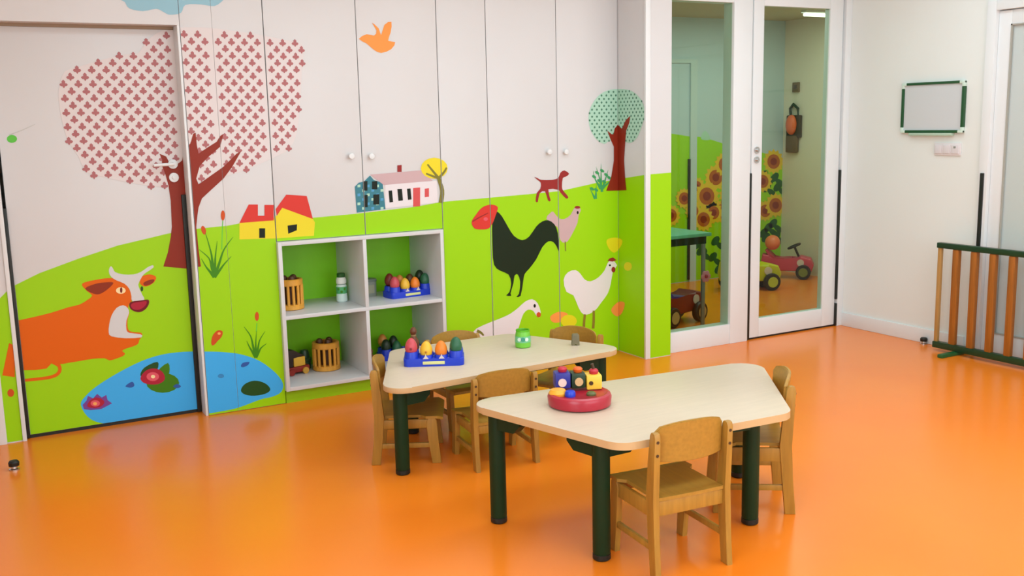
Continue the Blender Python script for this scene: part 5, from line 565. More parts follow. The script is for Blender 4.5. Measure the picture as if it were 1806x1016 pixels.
bm = bmesh.new(); cyl(bm, (1.005, 5.336, 1.318), (1.005, 5.324, 1.318), 0.024); cyl(bm, (1.005, 5.326, 1.318), (1.005, 5.29, 1.318), 0.009)
rings_tube(bm, [(1.005, 5.292, 1.318), (0.96, 5.288, 1.318), (0.905, 5.29, 1.316)], 0.008)
obj('lever_handle', bm, M_frame, d1)
bm = bmesh.new(); cyl(bm, (1.005, 5.336, 1.25), (1.005, 5.324, 1.25), 0.024); cyl(bm, (1.005, 5.326, 1.25), (1.005, 5.318, 1.25), 0.009)
obj('lock_rosette', bm, M_frame, d1)

# built-in closets: panels, knobs and the part of the mural each panel carries
def closet(label, panels, knobs, z0):
    x0, x1 = panels[0][0], panels[-1][1]
    t = thing('closet', label, 'closet', ((x0 + x1) / 2, 5.25, z0))
    obj('body', box((x0 + 0.002, 5.248, z0), (x1 - 0.002, 5.70, 2.598)), M_gap, t)
    for i, (a, b) in enumerate(panels):
        g0 = 0.0004 if abs(a - 1.228) < 1e-4 else 0.0024; g1 = 0.0004 if abs(b - 1.228) < 1e-4 else 0.0024
        d = obj('door', box((a + g0, 5.235, z0 + 0.002), (b - g1, 5.253, 2.594), 0.001), M_white, t)
        decals('C', a + g0 + 0.0005, b - g1 - 0.0005, z0 + 0.003, 2.593, d)
        for kx, kz in knobs:
            if a < kx < b:
                bm = bmesh.new()
                lathe(bm, [(0.009, 0), (0.008, 0.012), (0.015, 0.018), (0.0175, 0.024), (0.015, 0.029), (0.006, 0.031)], 16, True, (kx, 5.235, kz), Matrix.Rotation(math.radians(90), 3, 'X'))
                obj('knob', bm, M_frame, d)
    return t
closet('narrow closet panels beside the cow door, painted with tree branches and pond end', [(1.07, 1.228), (1.228, 1.488)], [], 0.0)
closet('two-door closet above the open shelf with orange bird and houses', [(1.488, 1.992), (1.992, 2.468)], [(1.924, 1.327), (2.040, 1.322)], 0.889)
closet('narrow plain closet panel between open shelf and black rooster', [(2.468, 2.780)], [], 0.0)
closet('two-door closet painted with black rooster and white hen', [(2.780, 3.256), (3.256, 3.706)], [(3.186, 1.306), (3.306, 1.302)], 0.0)

# open shelf let into the closet wall
sx0, sx1, sz0, sz1, sy0, sy1 = 1.486, 2.456, 0.072, 0.8885, 5.205, 5.67
sh = thing('open_shelf', 'white four-compartment open shelf with green back holding toys', 'shelf', ((sx0 + sx1) / 2, 5.3, 0))
T = 0.021
obj('side_panel', box((sx0, sy0, sz0), (sx0 + T, sy1, sz1), 0.0015), M_white, sh)
obj('side_panel', box((sx1 - T, sy0, sz0), (sx1, sy1, sz1), 0.0015), M_white, sh)
obj('top_board', box((sx0 + T, sy0, sz1 - T), (sx1 - T, sy1, sz1), 0.0015), M_white, sh)
obj('bottom_board', box((sx0 + T, sy0, sz0), (sx1 - T, sy1, sz0 + T), 0.0015), M_white, sh)
obj('shelf_board', box((sx0 + T, sy0 + 0.002, 0.466), (sx1 - T, sy1, 0.487), 0.0015), M_white, sh)
obj('divider', box((1.962, sy0 + 0.001, sz0 + T), (1.983, sy1, 0.466), 0.0015), M_white, sh)
obj('divider', box((1.962, sy0 + 0.001, 0.487), (1.983, sy1, sz1 - T), 0.0015), M_white, sh)
M_back = mat('shelf_back_green', (136, 216, 10), 0.45, 0.4, 0.03, 2)
obj('back_panel', box((sx0 + T, sy1 - 0.012, sz0 + T), (sx1 - T, sy1, sz1 - T)), M_back, sh)
obj('plinth', box((1.490, 5.238, 0), (2.468, 5.66, sz0 - 0.001)), M_green, sh)

# fixed glazing
M_glass = glassmat('green_tinted_glass', (0.74, 0.84, 0.74), 0.9)
w1 = thing('window_1', 'tall fixed glass pane in white frame beside the glass door', 'window', (4.24, 5.03, 0), kind='structure')
obj('bottom_rail', box((3.9, 4.985, 0), (4.43, 5.075, 0.132), 0.003), M_frame, w1)
obj('top_rail', box((3.9, 4.985, 2.2), (4.43, 5.075, 2.262), 0.003), M_frame, w1)
obj('stile', box((3.9, 4.985, 0.132), (3.93, 5.075, 2.2), 0.003), M_frame, w1)
obj('stile', box((4.425, 4.98, 0), (4.577, 5.08, 2.262), 0.003), M_frame, w1)
obj('pane', box((3.93, 5.0, 0.13), (4.43, 5.006, 2.2)), M_glass, w1)
# glass door
d2 = thing('door_2', 'white framed glass door with black edge strips', 'door', (5.0, 5.03, 0), kind='structure')
obj('stile', box((4.606, 4.998, 0.012), (4.694, 5.048, 2.255), 0.003), M_frame, d2)
obj('stile', box((5.287, 4.998, 0.012), (5.408, 5.048, 2.255), 0.003), M_frame, d2)
obj('bottom_rail', box((4.694, 4.998, 0.012), (5.287, 5.048, 0.138), 0.003), M_frame, d2)
obj('top_rail', box((4.694, 4.998, 2.192), (5.287, 5.048, 2.255), 0.003), M_frame, d2)
obj('pane', box((4.69, 5.008, 0.134), (5.29, 5.014, 2.196)), M_glass, d2)
obj('jamb', box((5.424, 4.985, 0), (5.48, 5.08, 2.262), 0.003), M_frame, d2)
obj('rubber_guard', box((4.578, 4.99, 0.004), (4.605, 5.04, 1.122), 0.003), M_black, d2)
obj('rubber_guard', box((5.407, 4.986, 0.195), (5.425, 5.03, 1.11), 0.003), M_black, d2)
obj('rubber_guard', box((5.407, 4.986, 0.004), (5.425, 5.03, 0.165), 0.003), M_black, d2)
obj('gap_shade', box((4.606, 5.004, 0), (5.408, 5.045, 0.012)), M_black, d2)  # black filler painting the dark gap below the glass door
obj('upper_joint', box((4.579, 5.01, 1.122), (4.606, 5.06, 2.262)), M_frame, d2)
for hz in (1.272, 1.208):
    bm = bmesh.new(); cyl(bm, (4.645, 4.999, hz), (4.645, 4.988, hz), 0.022); cyl(bm, (4.645, 4.99, hz), (4.645, 4.972, hz), 0.009)
    obj('lock_rosette', bm, M_chrome, d2)
# glazed door in the right wall
d3 = thing('door_3', 'white glazed door in the right wall behind the play fence', 'door', (5.53, 3.46, 0), kind='structure')
obj('jamb', box((5.462, 3.885, 0), (5.6, 3.945, 2.13), 0.003), M_frame, d3)
obj('head', box((5.462, 2.98, 2.075), (5.6, 3.885, 2.13), 0.003), M_frame, d3)
obj('jamb', box((5.462, 2.975, 0), (5.6, 3.03, 2.075), 0.003), M_frame, d3)
obj('stile', box((5.49, 3.80, 0.012), (5.54, 3.884, 2.07), 0.003), M_frame, d3)
obj('stile', box((5.49, 3.035, 0.012), (5.54, 3.12, 2.07), 0.003), M_frame, d3)
obj('bottom_rail', box((5.49, 3.12, 0.012), (5.54, 3.80, 0.15), 0.003), M_frame, d3)
obj('top_rail', box((5.49, 3.12, 1.985), (5.54, 3.80, 2.07), 0.003), M_frame, d3)
obj('frosted_pane', box((5.505, 3.115, 0.145), (5.513, 3.805, 1.99)), mat('frosted_glass', (196, 206, 204), 0.25, 0.5), d3)
bead = mat('bead_grey', (170, 168, 158), 0.5)
bm = bmesh.new(); bx(bm, (5.486, 3.795, 0.145), (5.5, 3.803, 1.99)); bx(bm, (5.486, 3.115, 1.982), (5.5, 3.803, 1.99)); bx(bm, (5.486, 3.115, 0.145), (5.5, 3.803, 0.153))
obj('glazing_bead', bm, bead, d3)
obj('rubber_guard', box((5.452, 3.905, 0.02), (5.466, 3.928, 1.122), 0.003), M_black, d3)

# ---------------------------------------------------------------- room behind the glass
nx = mat('next_wall', (232, 222, 204), 0.65)
nb = struct('wall_next_back', box((3.7, 7.15, 0), (7.0, 7.25, 2.4)), mat('next_wall_pale', (190, 208, 216), 0.6), 'mural wall with sunflowers in the room behind the glass', 'wall')
decals('N', 3.8, 6.98, 0.005, 2.4, nb)
struct('wall_next_right', box((6.98, 4.98, 0), (7.08, 7.25, 2.4)), nx, 'beige end wall of the room behind the glass', 'wall')
struct('wall_next_left', box((3.72, 5.3, 0), (3.82, 7.2, 2.4)), nx, 'left wall of the room behind the glass', 'wall')
struct('wall_next_front', box((5.48, 5.0, 0), (7.0, 5.07, 2.4)), nx, 'front wall of the room behind the glass', 'wall')
bm = bmesh.new(); bx(bm, (5.845, 7.135, 0), (5.92, 7.152, 2.0)); bx(bm, (4.6, 7.135, 1.965), (5.845, 7.152, 2.0))
d4 = struct('trim_4', bm, mat('next_trim', (196, 212, 214), 0.5), 'pale door frame on the sunflower wall', 'trim')
obj('rubber_guard', box((5.825, 7.13, 0.02), (5.845, 7.148, 1.12)), M_black, d4)
# ---------------------------------------------------------------- tables
def table(label, corners, ztop, legs, rad=0.085):
    cx = sum(c[0] for c in corners) / 4; cy = sum(c[1] for c in corners) / 4
    t = thing('trapezoid_table', label, 'table', (cx, cy, 0), group='low trapezoid tables')
    th = 0.026
    bm = bmesh.new(); prism(bm, round_poly(corners, rad, 8), ztop - th, ztop, 'z', 0.005, 2)
    o = obj('table_top', bm, [M_maple, M_edge], t)
    for p in o.data.polygons:
        if abs(p.normal.z) < 0.5: p.material_index = 1
    cen = Vector((cx, cy)); zu = ztop - th
    n = len(legs)
    for i, (lx, ly) in enumerate(legs):
        bm = bmesh.new(); lathe(bm, [(0.029, 0.02), (0.031, 0.03), (0.031, zu)], 20, True, (lx, ly, 0))
        lg = obj('leg', bm, M_dgreen, t)
        bm = bmesh.new(); lathe(bm, [(0.026, 0), (0.0315, 0.005), (0.0315, 0.022), (0.028, 0.024)], 20, True, (lx, ly, 0))
        obj('foot_cap', bm, M_black, lg)
        # corner bracket: two arms along the edges
        bm = bmesh.new()
        for k in (-1, 1):
            q = Vector(legs[(i + k) % n]); d = (q - Vector((lx, ly))).normalized(); nn = Vector((-d.y, d.x))
            a0, a1 = 0.0, 0.135
            prof = [(a0, zu - 0.001), (a1, zu - 0.001), (a1, zu - 0.036), (a1 - 0.03, zu - 0.066), (a0, zu - 0.07)]
            vs = []
            for s in (-0.021, 0.021):
                vs.append([bm.verts.new((lx + d.x * a + nn.x * s, ly + d.y * a + nn.y * s, z)) for a, z in prof])
            bm.faces.new(vs[0]); bm.faces.new(vs[1][::-1])
            for j in range(5): bm.faces.new((vs[0][j], vs[1][j], vs[1][(j + 1) % 5], vs[0][(j + 1) % 5]))
        obj('bracket', bm, M_dgreen, lg)
    for i in range(n):
        a, b = Vector(legs[i]), Vector(legs[(i + 1) % n]); d = (b - a).normalized(); nn = Vector((-d.y, d.x)) * 0.011
        bm = bmesh.new()
        pts = [a + d * 0.03 + nn, b - d * 0.03 + nn, b - d * 0.03 - nn, a + d * 0.03 - nn]
        prism(bm, [(p.x, p.y) for p in pts], zu - 0.024, zu - 0.001)
        obj('apron_rail', bm, M_dgreen, t)
    return t
Z1, Z2 = 0.465, 0.402
table('taller trapezoid table in front, holding the red toy train disc', [(1.795, 2.53), (2.505, 2.49), (2.95, 3.135), (1.585, 3.268)], Z1, [(1.835, 2.70), (2.475, 2.662), (2.775, 3.06), (1.69, 3.175)])
k = (1.5 - Z2) / (1.5 - .465)
table('lower trapezoid table behind, holding eggs, green cup and peg', [(1.385 * k, 3.552 * k), (2.64 * k, 3.632 * k), (2.335 * k, 4.225 * k), (1.70 * k, 4.222 * k)], Z2, [(1.59, 3.86), (2.665, 3.925), (2.41, 4.37), (1.86, 4.37)])

# ---------------------------------------------------------------- chairs
def make_chair(label, loc, rz, hb, sz, group):
    t = thing('toddler_chair', label, 'chair', loc, rz, group)
    hw = 0.152; th = 0.022; f = sz / 0.27
    for s in (-1, 1):
        xo, xi = s * hw, s * (hw - th)
        x0, x1 = min(xo, xi), max(xo, xi)
        tz = hb - 0.028
        prof = [(-0.172, 0), (-0.132, 0), (-0.118, sz * 0.55), (-0.108, sz), (-0.118, sz + (tz - sz) * 0.5), (-0.130, tz - 0.012), (-0.137, tz - 0.002), (-0.148, tz),
                (-0.158, tz - 0.004), (-0.163, tz - 0.018), (-0.158, sz + (tz - sz) * 0.5), (-0.152, sz), (-0.158, sz * 0.55)]
        bm = bmesh.new(); prism(bm, prof, x0, x1, 'x', 0.004, 2)
        lg = obj('rear_leg', bm, M_beech, t, True)
        for bz in (tz - 0.03, tz - 0.075 * f ** .5):
            bm = bmesh.new(); yy = -0.1625 + (tz - bz) * 0.05
            cyl(bm, (s * (hw - th / 2), yy + 0.004, bz), (s * (hw - th / 2), yy - 0.003, bz), 0.0052, 10)
            obj('bolt', bm, M_bolt, lg, True)
        fp = [(0.098, 0), (0.138, 0), (0.128, sz * 0.5), (0.122, sz - 0.014), (0.112, sz - 0.004), (0.085, sz - 0.006), (0.076, sz - 0.03), (0.084, sz * 0.5)]
        bm = bmesh.new(); prism(bm, fp, x0, x1, 'x', 0.004, 2)
        obj('front_leg', bm, M_beech, t, True)
        xr0, xr1 = sorted((s * (hw - 0.004), s * (hw - 0.019)))
        obj('side_rail', box((xr0, -0.125, sz - 0.064 * f), (xr1, 0.10, sz - 0.012), 0.003), M_beech, t, True)
        obj('stretcher', box((xr0, -0.135, 0.34 * sz), (xr1, 0.11, 0.34 * sz + 0.022), 0.003), M_beech, t, True)
    obj('rear_apron', box((-hw + th, -0.142, sz - 0.06 * f), (hw - th, -0.126, sz - 0.010), 0.003), M_beech, t, True)
    obj('front_apron', box((-hw + th, 0.086, sz - 0.045 * f), (hw - th, 0.102, sz - 0.010), 0.003), M_beech, t, True)
    # seat: thin ply, dished, front edge rolled
    bm = bmesh.new(); nx_, ny_ = 8, 12; top = []; bot = []
    for j in range(ny_ + 1):
        y = -0.145 + 0.295 * j / ny_
        w = hw - th - 0.001 if y < 0.07 else hw + 0.002
        if j == ny_: w -= 0.018
        rt, rb = [], []
        for i in range(nx_ + 1):
            x = -w + 2 * w * i / nx_
            z = sz - 0.007 * math.cos(x / w * math.pi / 2) * math.cos((y - 0.0) / 0.15 * math.pi / 2.2) - (0.010 if y > 0.13 else 0)
            rt.append(bm.verts.new((x, y, z + 0.004))); rb.append(bm.verts.new((x, y, z - 0.008)))
        top.append(rt); bot.append(rb)
    for j in range(ny_):
        for i in range(nx_):
            bm.faces.new((top[j][i], top[j][i + 1], top[j + 1][i + 1], top[j + 1][i])); bm.faces.new((bot[j][i], bot[j + 1][i], bot[j + 1][i + 1], bot[j][i + 1]))
        bm.faces.new((top[j][0], top[j + 1][0], bot[j + 1][0], bot[j][0])); bm.faces.new((top[j][nx_], bot[j][nx_], bot[j + 1][nx_], top[j + 1][nx_]))
    for i in range(nx_):
        bm.faces.new((top[0][i], bot[0][i], bot[0][i + 1], top[0][i + 1])); bm.faces.new((top[ny_][i], top[ny_][i + 1], bot[ny_][i + 1], bot[ny_][i]))
    obj('seat', bm, M_beech2, t, True)
    # backrest: curved ply with arched top edge
    bm = bmesh.new(); N = 18; wi = hw - th; hh = 0.135 * f ** .6
    rows = []
    for (dy, zz) in ((0.0, 0), (0.0, 1), (0.013, 1), (0.013, 0)):
        r = []
        for i in range(N + 1):
            u = -1 + 2 * i / N; x = u * wi
            yb = -0.128 - 0.030 * (1 - u * u)
            zt = hb - 0.022 * abs(u) ** 2.4 - (0.012 if abs(u) > .99 else 0); zb = hb - hh - 0.004 * (1 - u * u)
            z = zt if zz else zb
            lean = -(z - sz) * 0.05
            r.append(bm.verts.new((x, yb + dy + lean + 0.006, z)))
        rows.append(r)
    for a in range(4):
        for i in range(N): bm.faces.new((rows[a][i], rows[a][i + 1], rows[(a + 1) % 4][i + 1], rows[(a + 1) % 4][i]))
    bm.faces.new([r[0] for r in rows]); bm.faces.new([r[N] for r in rows][::-1])
    bmesh.ops.recalc_face_normals(bm, faces=bm.faces)
    bmesh.ops.bevel(bm, geom=[e for e in bm.edges if e.calc_face_angle(0) > 0.9], offset=0.003, segments=2, affect='EDGES')
    obj('backrest', bm, M_beech2, t, True)
    return t
R = math.radians
G1, G2 = 'taller beech chairs at the front table', 'smaller beech chairs at the rear table'
make_chair('beech toddler chair in the foreground, seen from behind', (2.048, 2.612, 0), R(-5), 0.53, 0.272, G1)
make_chair('beech chair at the right slanted end of the front table', (2.622, 2.853, 0), R(55), 0.53, 0.272, G1)
make_chair('small beech chair between both tables, back towards us', (2.03, 3.845, 0), R(-6), 0.44, 0.208, G2)
make_chair('small beech chair tucked under the left end of the rear table', (1.735, 4.09, 0), R(-117), 0.46, 0.215, G2)
make_chair('small beech chair behind the egg tray, on the closet side', (2.175, 4.40, 0), R(180), 0.44, 0.208, G2)
make_chair('small beech chair at the right end of the rear table, behind the peg', (2.615, 4.19, 0), R(117), 0.445, 0.208, G2)

# ---------------------------------------------------------------- egg trays and eggs
M_blue = mat('blue_plastic', (26, 58, 196), 0.35)
M_plate = mat('plate_cream', (226, 222, 150), 0.5)
def egg_tray(label, loc, rz):
    t = thing('egg_tray', label, 'toy tray', loc, rz, 'blue egg trays')
    bm = bmesh.new(); prism(bm, round_poly([(-0.138, -0.065), (0.138, -0.065), (0.138, 0.065), (-0.138, 0.065)], 0.02), 0, 0.036, 'z', 0.004)
    obj('base', bm, M_blue, t, True)
    for ix in range(4):
        for iy in (-1, 1):
            bm = bmesh.new(); x = -0.102 + 0.068 * ix
            h = 0.066 if ix in (0, 3) else 0.050
            lathe(bm, [(0.0335, 0.034), (0.031, h - 0.006), (0.029, h), (0.025, h), (0.020, h - 0.014), (0.006, h - 0.02)], 18, False, (x, iy * 0.0315, 0))
            obj('egg_cup', bm, M_blue, t, True)
    obj('label_plate', box((-0.05, -0.068, 0.010), (0.05, -0.064, 0.024), 0.001), M_plate, t, True)
    mk = mat('print_pale', (220, 206, 206), 0.5)
    for mx_ in (-0.036, 0.036):
        bm = bmesh.new(); prism(bm, [(mx_ - 0.013, 0.036), (mx_ + 0.013, 0.036), (mx_ + 0.004, 0.047), (mx_, 0.058), (mx_ - 0.004, 0.047)], -0.068, -0.062, 'y')
        obj('printed_mark', bm, mk, t, True)
    return t
EGGC = dict(red=(206, 74, 84), yellow=(244, 190, 52), orange=(250, 134, 36), green=(40, 100, 66), maroon=(120, 36, 26), brown=(96, 60, 26), dark=(30, 50, 28), amber=(214, 140, 60))
EGG_ME = {}
def egg(label, col, loc, grp, sc=1.0, dot=False):
    bm = bmesh.new(); pr = []
    for i in range(13):
        a = math.pi * i / 12; z = -math.cos(a); r = math.sin(a) * (1 - 0.17 * z)
        pr.append((max(r, 0.01) * 0.0285 * sc, (z + 1) * 0.039 * sc))
    lathe(bm, pr, 20, True, loc)
    o = obj('toy_egg', bm, mat('egg_' + col, EGGC[col], 0.4, 0.5, 0.05, 20))
    tag(o, label, 'toy egg', grp)
    return o
def tray_pos(loc, rz, ix, iy, h):
    x, y = -0.102 + 0.068 * ix, iy * 0.0315
    return (loc[0] + x * math.cos(rz) - y * math.sin(rz), loc[1] + x * math.sin(rz) + y * math.cos(rz), loc[2] + h)
HC = (0.050, 0.034, 0.034, 0.050)
tl, tr = (1.872, 4.112, Z2), R(-27)
egg_tray('blue plastic egg tray on the rear table', tl, tr)
for ix, c in enumerate(('red', 'yellow', 'orange', 'green')):
    e = egg('%s toy egg in the blue tray on the rear table' % c, c, tray_pos(tl, tr, ix, -1, HC[ix]), 'eggs in the tray on the table')
    if c in ('yellow', 'red'):
        p = tray_pos(tl, tr, ix, -1, HC[ix] + 0.032); bm = bmesh.new()
        bmesh.ops.create_uvsphere(bm, u_segments=10, v_segments=6, radius=0.006, matrix=Matrix.Translation((p[0] - 0.0125, p[1] - 0.0245, p[2])))
        obj('printed_dot', bm, mat('egg_dot_' + c, (186, 126, 30) if c == 'yellow' else (140, 40, 50), 0.5), e)
# brown skittle behind the red egg
p = tray_pos(tl, tr, 0.12, 1, 0.0)
bm = bmesh.new(); lathe(bm, [(0.018, 0.05), (0.026, 0.07), (0.024, 0.10), (0.012, 0.122), (0.010, 0.13), (0.015, 0.138), (0.016, 0.15), (0.010, 0.162), (0.002, 0.166)], 18, True, p)
sk = tag(obj('wooden_skittle', bm, mat('skittle_brown', (104, 54, 26), 0.45, 0.5, 0.1, 12)), 'brown knobbed skittle standing behind the red egg', 'skittle')
bm = bmesh.new(); lathe(bm, [(0.0128, 0.124), (0.0128, 0.131)], 16, True, p); obj('neck_ring', bm, mat('skittle_ring', (150, 120, 80), 0.5), sk)

sl, sr = (2.312, 5.425, 0.487), R(6)
egg_tray('blue plastic egg tray on the upper right shelf', sl, sr)
for ix, c in enumerate(('red', 'yellow', 'orange', 'green')):
    egg('%s toy egg in front row of the shelf tray' % c, c, tray_pos(sl, sr, ix, -1, HC[ix]), 'eggs in the upper shelf tray')
for ix, (c, w) in enumerate((('maroon', 'maroon'), ('amber', 'amber'), ('brown', 'brown'), ('dark', 'dark green'))):
    egg('%s toy egg in back row of the shelf tray' % w, c, tray_pos(sl, sr, ix, 1, HC[ix] + 0.012), 'eggs in the upper shelf tray')
ll, lr = (2.295, 5.53, sz0 + T), R(-4)
egg_tray('blue plastic egg tray on the lower right shelf', ll, lr)
for ix, iy, c, lb in ((0, -1, 'dark', 'blackish green toy egg leftmost in the lower shelf tray'), (1, -1, 'green', 'green toy egg second from left in the lower shelf tray'), (0, 1, 'amber', 'amber toy egg at back left of the lower shelf tray'), (1, 1, 'dark', 'blackish green toy egg in back row of the lower shelf tray')):
    egg(lb, c, tray_pos(ll, lr, ix, iy, HC[ix] + (0.02 if iy > 0 else 0)), 'eggs in the lower shelf tray')
bm = bmesh.new(); lathe(bm, [(0.02, 0), (0.03, 0.012), (0.032, 0.03), (0.022, 0.05), (0.012, 0.058), (0.018, 0.07), (0.016, 0.086), (0.004, 0.094)], 18, True, (2.075, 5.47, sz0 + T))
tag(obj('spinning_top', bm, mat('top_brown', (130, 86, 48), 0.45, 0.5, 0.1, 12)), 'brown wooden spinning top beside the lower shelf divider', 'toy')

# ---------------------------------------------------------------- other toys on the shelf
M_oak = mat('honey_wood', (226, 158, 56), 0.42, 0.5, 0.12, 8, 0.05, 40, (6, 6, 1))
M_dkwood = mat('drum_dark', (84, 48, 20), 0.5)
def slat_drum(label, loc, r, h):
    t = thing('slatted_drum', label, 'toy drum', loc, 0.2, 'wooden slatted drums')
    bm = bmesh.new(); lathe(bm, [(r - 0.004, 0), (r + 0.003, 0.004), (r + 0.003, 0.024), (r - 0.004, 0.03)], 32); obj('bottom_ring', bm, M_oak, t, True)
    bm = bmesh.new(); lathe(bm, [(r - 0.004, h - 0.04), (r + 0.001, h - 0.036), (r + 0.001, h - 0.008), (r - 0.004, h - 0.004), (r - 0.016, h - 0.004), (r - 0.016, h - 0.03)], 32, False); obj('top_ring', bm, M_oak, t, True)
    for i in range(14):
        a = 2 * math.pi * i / 14; c, s_ = math.cos(a) * (r - 0.006), math.sin(a) * (r - 0.006)
        bm = bmesh.new(); lathe(bm, [(0.0082, 0.026), (0.0082, h - 0.034)], 8, True, (c, s_, 0)); obj('slat', bm, M_oak, t, True)
    bm = bmesh.new(); lathe(bm, [(r * 0.45, 0.03), (r * 0.5, h * 0.4), (r * 0.42, h - 0.05)], 18); obj('inner_core', bm, M_dkwood, t, True)
    for a in (0.4, 2.6, 4.6):
        bm = bmesh.new(); lathe(bm, [(0.006, h - 0.035), (0.018, h - 0.02), (0.02, h), (0.014, h + 0.012), (0.004, h + 0.016)], 12, True, (math.cos(a) * r * 0.45, math.sin(a) * r * 0.45, 0)); obj('bell', bm, M_dkwood, t, True)
    return t
slat_drum('honey wood slatted drum on the upper left shelf', (1.60, 5.415, 0.487), 0.07, 0.175)
slat_drum('honey wood slatted drum on the lower left shelf', (1.815, 5.50, sz0 + T), 0.077, 0.168)
# bottle
t = thing('squeeze_bottle', 'white squeeze bottle with green cap and leafy green print', 'bottle', (1.915, 5.46, 0.487))
bm = bmesh.new(); lathe(bm, [(0.026, 0), (0.032, 0.006), (0.032, 0.03), (0.030, 0.05), (0.031, 0.09), (0.026, 0.102)], 20); obj('body', bm, mat('bottle_white', (214, 232, 224), 0.3), t, True)
bm = bmesh.new(); lathe(bm, [(0.0305, 0.05), (0.0318, 0.09)], 20, False); obj('label_band', bm, mat('bottle_print', (86, 176, 110), 0.4), t, True)
for a, z in ((-1.9, 0.062), (-1.3, 0.078), (-2.5, 0.078)):
    bm = bmesh.new(); bmesh.ops.create_uvsphere(bm, u_segments=8, v_segments=6, radius=0.008, matrix=Matrix.Translation((math.cos(a) * 0.0285, math.sin(a) * 0.0285, z))); obj('printed_leaf', bm, mat('leafprint', (70, 140, 20), 0.5), t, True)
bm = bmesh.new(); lathe(bm, [(0.020, 0.102), (0.029, 0.108), (0.030, 0.128), (0.024, 0.144)], 20); obj('collar', bm, mat('bottle_collar', (234, 236, 226), 0.35), t, True)
bm = bmesh.new(); lathe(bm, [(0.023, 0.144), (0.024, 0.148), (0.024, 0.163), (0.021, 0.167)], 20); obj('cap', bm, mat('bottle_cap', (38, 92, 36), 0.4), t, True)
# grey canister
t = thing('canister', 'grey lidded canister beside the upper shelf divider', 'canister', (2.115, 5.55, 0.487))
bm = bmesh.new(); prism(bm, round_poly([(-0.04, -0.036), (0.04, -0.036), (0.04, 0.036), (-0.04, 0.036)], 0.014), 0, 0.088, 'z', 0.003); obj('body', bm, mat('canister_grey', (136, 142, 128), 0.35), t, True)
bm = bmesh.new(); prism(bm, round_poly([(-0.043, -0.039), (0.043, -0.039), (0.043, 0.039), (-0.043, 0.039)], 0.016), 0.088, 0.104, 'z', 0.003); obj('lid', bm, mat('canister_lid', (108, 118, 106), 0.4), t, True)
obj('label_plate', box((-0.022, -0.0375, 0.02), (0.022, -0.035, 0.07)), mat('canister_label', (160, 158, 130), 0.5), t, True)
# wooden truck
M_redw = mat('red_wood', (150, 36, 22), 0.4); M_yelw = mat('yellow_wood', (240, 186, 60), 0.4)
t = thing('toy_truck', 'red toy truck with yellow block and dark roof on lower left shelf', 'toy truck', (1.625, 5.50, sz0 + T), R(12))
obj('chassis', box((-0.075, -0.04, 0.012), (0.075, 0.04, 0.046), 0.006), M_redw, t, True)
obj('cargo_block', box((-0.022, -0.034, 0.046), (0.052, 0.034, 0.10), 0.006), M_yelw, t, True)
bm = bmesh.new(); prism(bm, [(-0.07, 0.046), (-0.026, 0.046), (-0.026, 0.10), (0.05, 0.102), (-0.02, 0.145), (-0.07, 0.145)], -0.034, 0.034, 'y', 0.003); obj('cab', bm, mat('cab_dark', (44, 26, 16), 0.5), t, True)
for sx_ in (-0.045, 0.045):
    for sy_ in (-0.043, 0.043):
        bm = bmesh.new(); cyl(bm, (sx_, sy_ - 0.007, 0.019), (sx_, sy_ + 0.007, 0.019), 0.019, 16); obj('wheel', bm, M_redw if sx_ < 0 else mat('wheel_yellow', (214, 160, 60), 0.45), t, True)
# dark green stacking cup between truck and drum
bm = bmesh.new(); lathe(bm, [(0.030, 0), (0.034, 0.004), (0.036, 0.05), (0.040, 0.054), (0.040, 0.062), (0.030, 0.066), (0.026, 0.1), (0.02, 0.112), (0.004, 0.116)], 20, True, (1.71, 5.58, sz0 + T))
tag(obj('stacking_cup', bm, mat('cup_darkgreen', (44, 74, 44), 0.4, 0.5, 0.1, 20)), 'dark green lidded pot between truck and lower drum', 'toy')

# ---------------------------------------------------------------- things on the tables
# green cup
t = thing('green_cup', 'bright green cup with printed eyes on the rear table', 'cup', (2.375, 4.165, Z2))
M_cup = mat('lime_plastic', (118, 200, 60), 0.35)
bm = bmesh.new(); lathe(bm, [(0.033, 0), (0.038, 0.004), (0.039, 0.035), (0.036, 0.065), (0.032, 0.084), (0.029, 0.084), (0.032, 0.06), (0.033, 0.008), (0.005, 0.006)], 24, True); obj('body', bm, M_cup, t, True)
bm = bmesh.new(); lathe(bm, [(0.0395, 0.028), (0.0378, 0.058)], 24, False); obj('printed_band', bm, mat('cup_band', (120, 196, 140), 0.4), t, True)
bm = bmesh.new(); lathe(bm, [(0.0335, 0.08), (0.0345, 0.084), (0.0335, 0.088), (0.0295, 0.088), (0.0285, 0.082)], 24, False); obj('rim', bm, mat('cup_rim', (96, 186, 20), 0.35), t, True)
for a, rr, cc in ((-2.07, 0.0105, (70, 150, 130)), (-2.55, 0.009, (226, 240, 226)), (-1.6, 0.009, (226, 240, 226))):
    bm = bmesh.new(); cyl(bm, (math.cos(a) * 0.034, math.sin(a) * 0.034, 0.044), (math.cos(a) * 0.0405, math.sin(a) * 0.0405, 0.044), rr, 14); obj('printed_spot', bm, mat('cup_spot_%d' % cc[0], cc, 0.4), t, True)
# small peg
bm = bmesh.new(); prism(bm, [(-0.019, 0), (-0.006, 0), (0.0, 0.012), (0.007, 0), (0.019, 0), (0.017, 0.05), (0.012, 0.056), (-0.012, 0.056), (-0.017, 0.05)], -0.014, 0.014, 'y', 0.002)
o = obj('toy_peg', bm, mat('peg_brown', (118, 108, 80), 0.5, 0.5, 0.12, 30), None, True); o.location = (2.61, 4.055, Z2); o.rotation_euler = (0, 0, R(-25))
tag(o, 'small grey brown notched peg at right end of the rear table', 'toy peg')
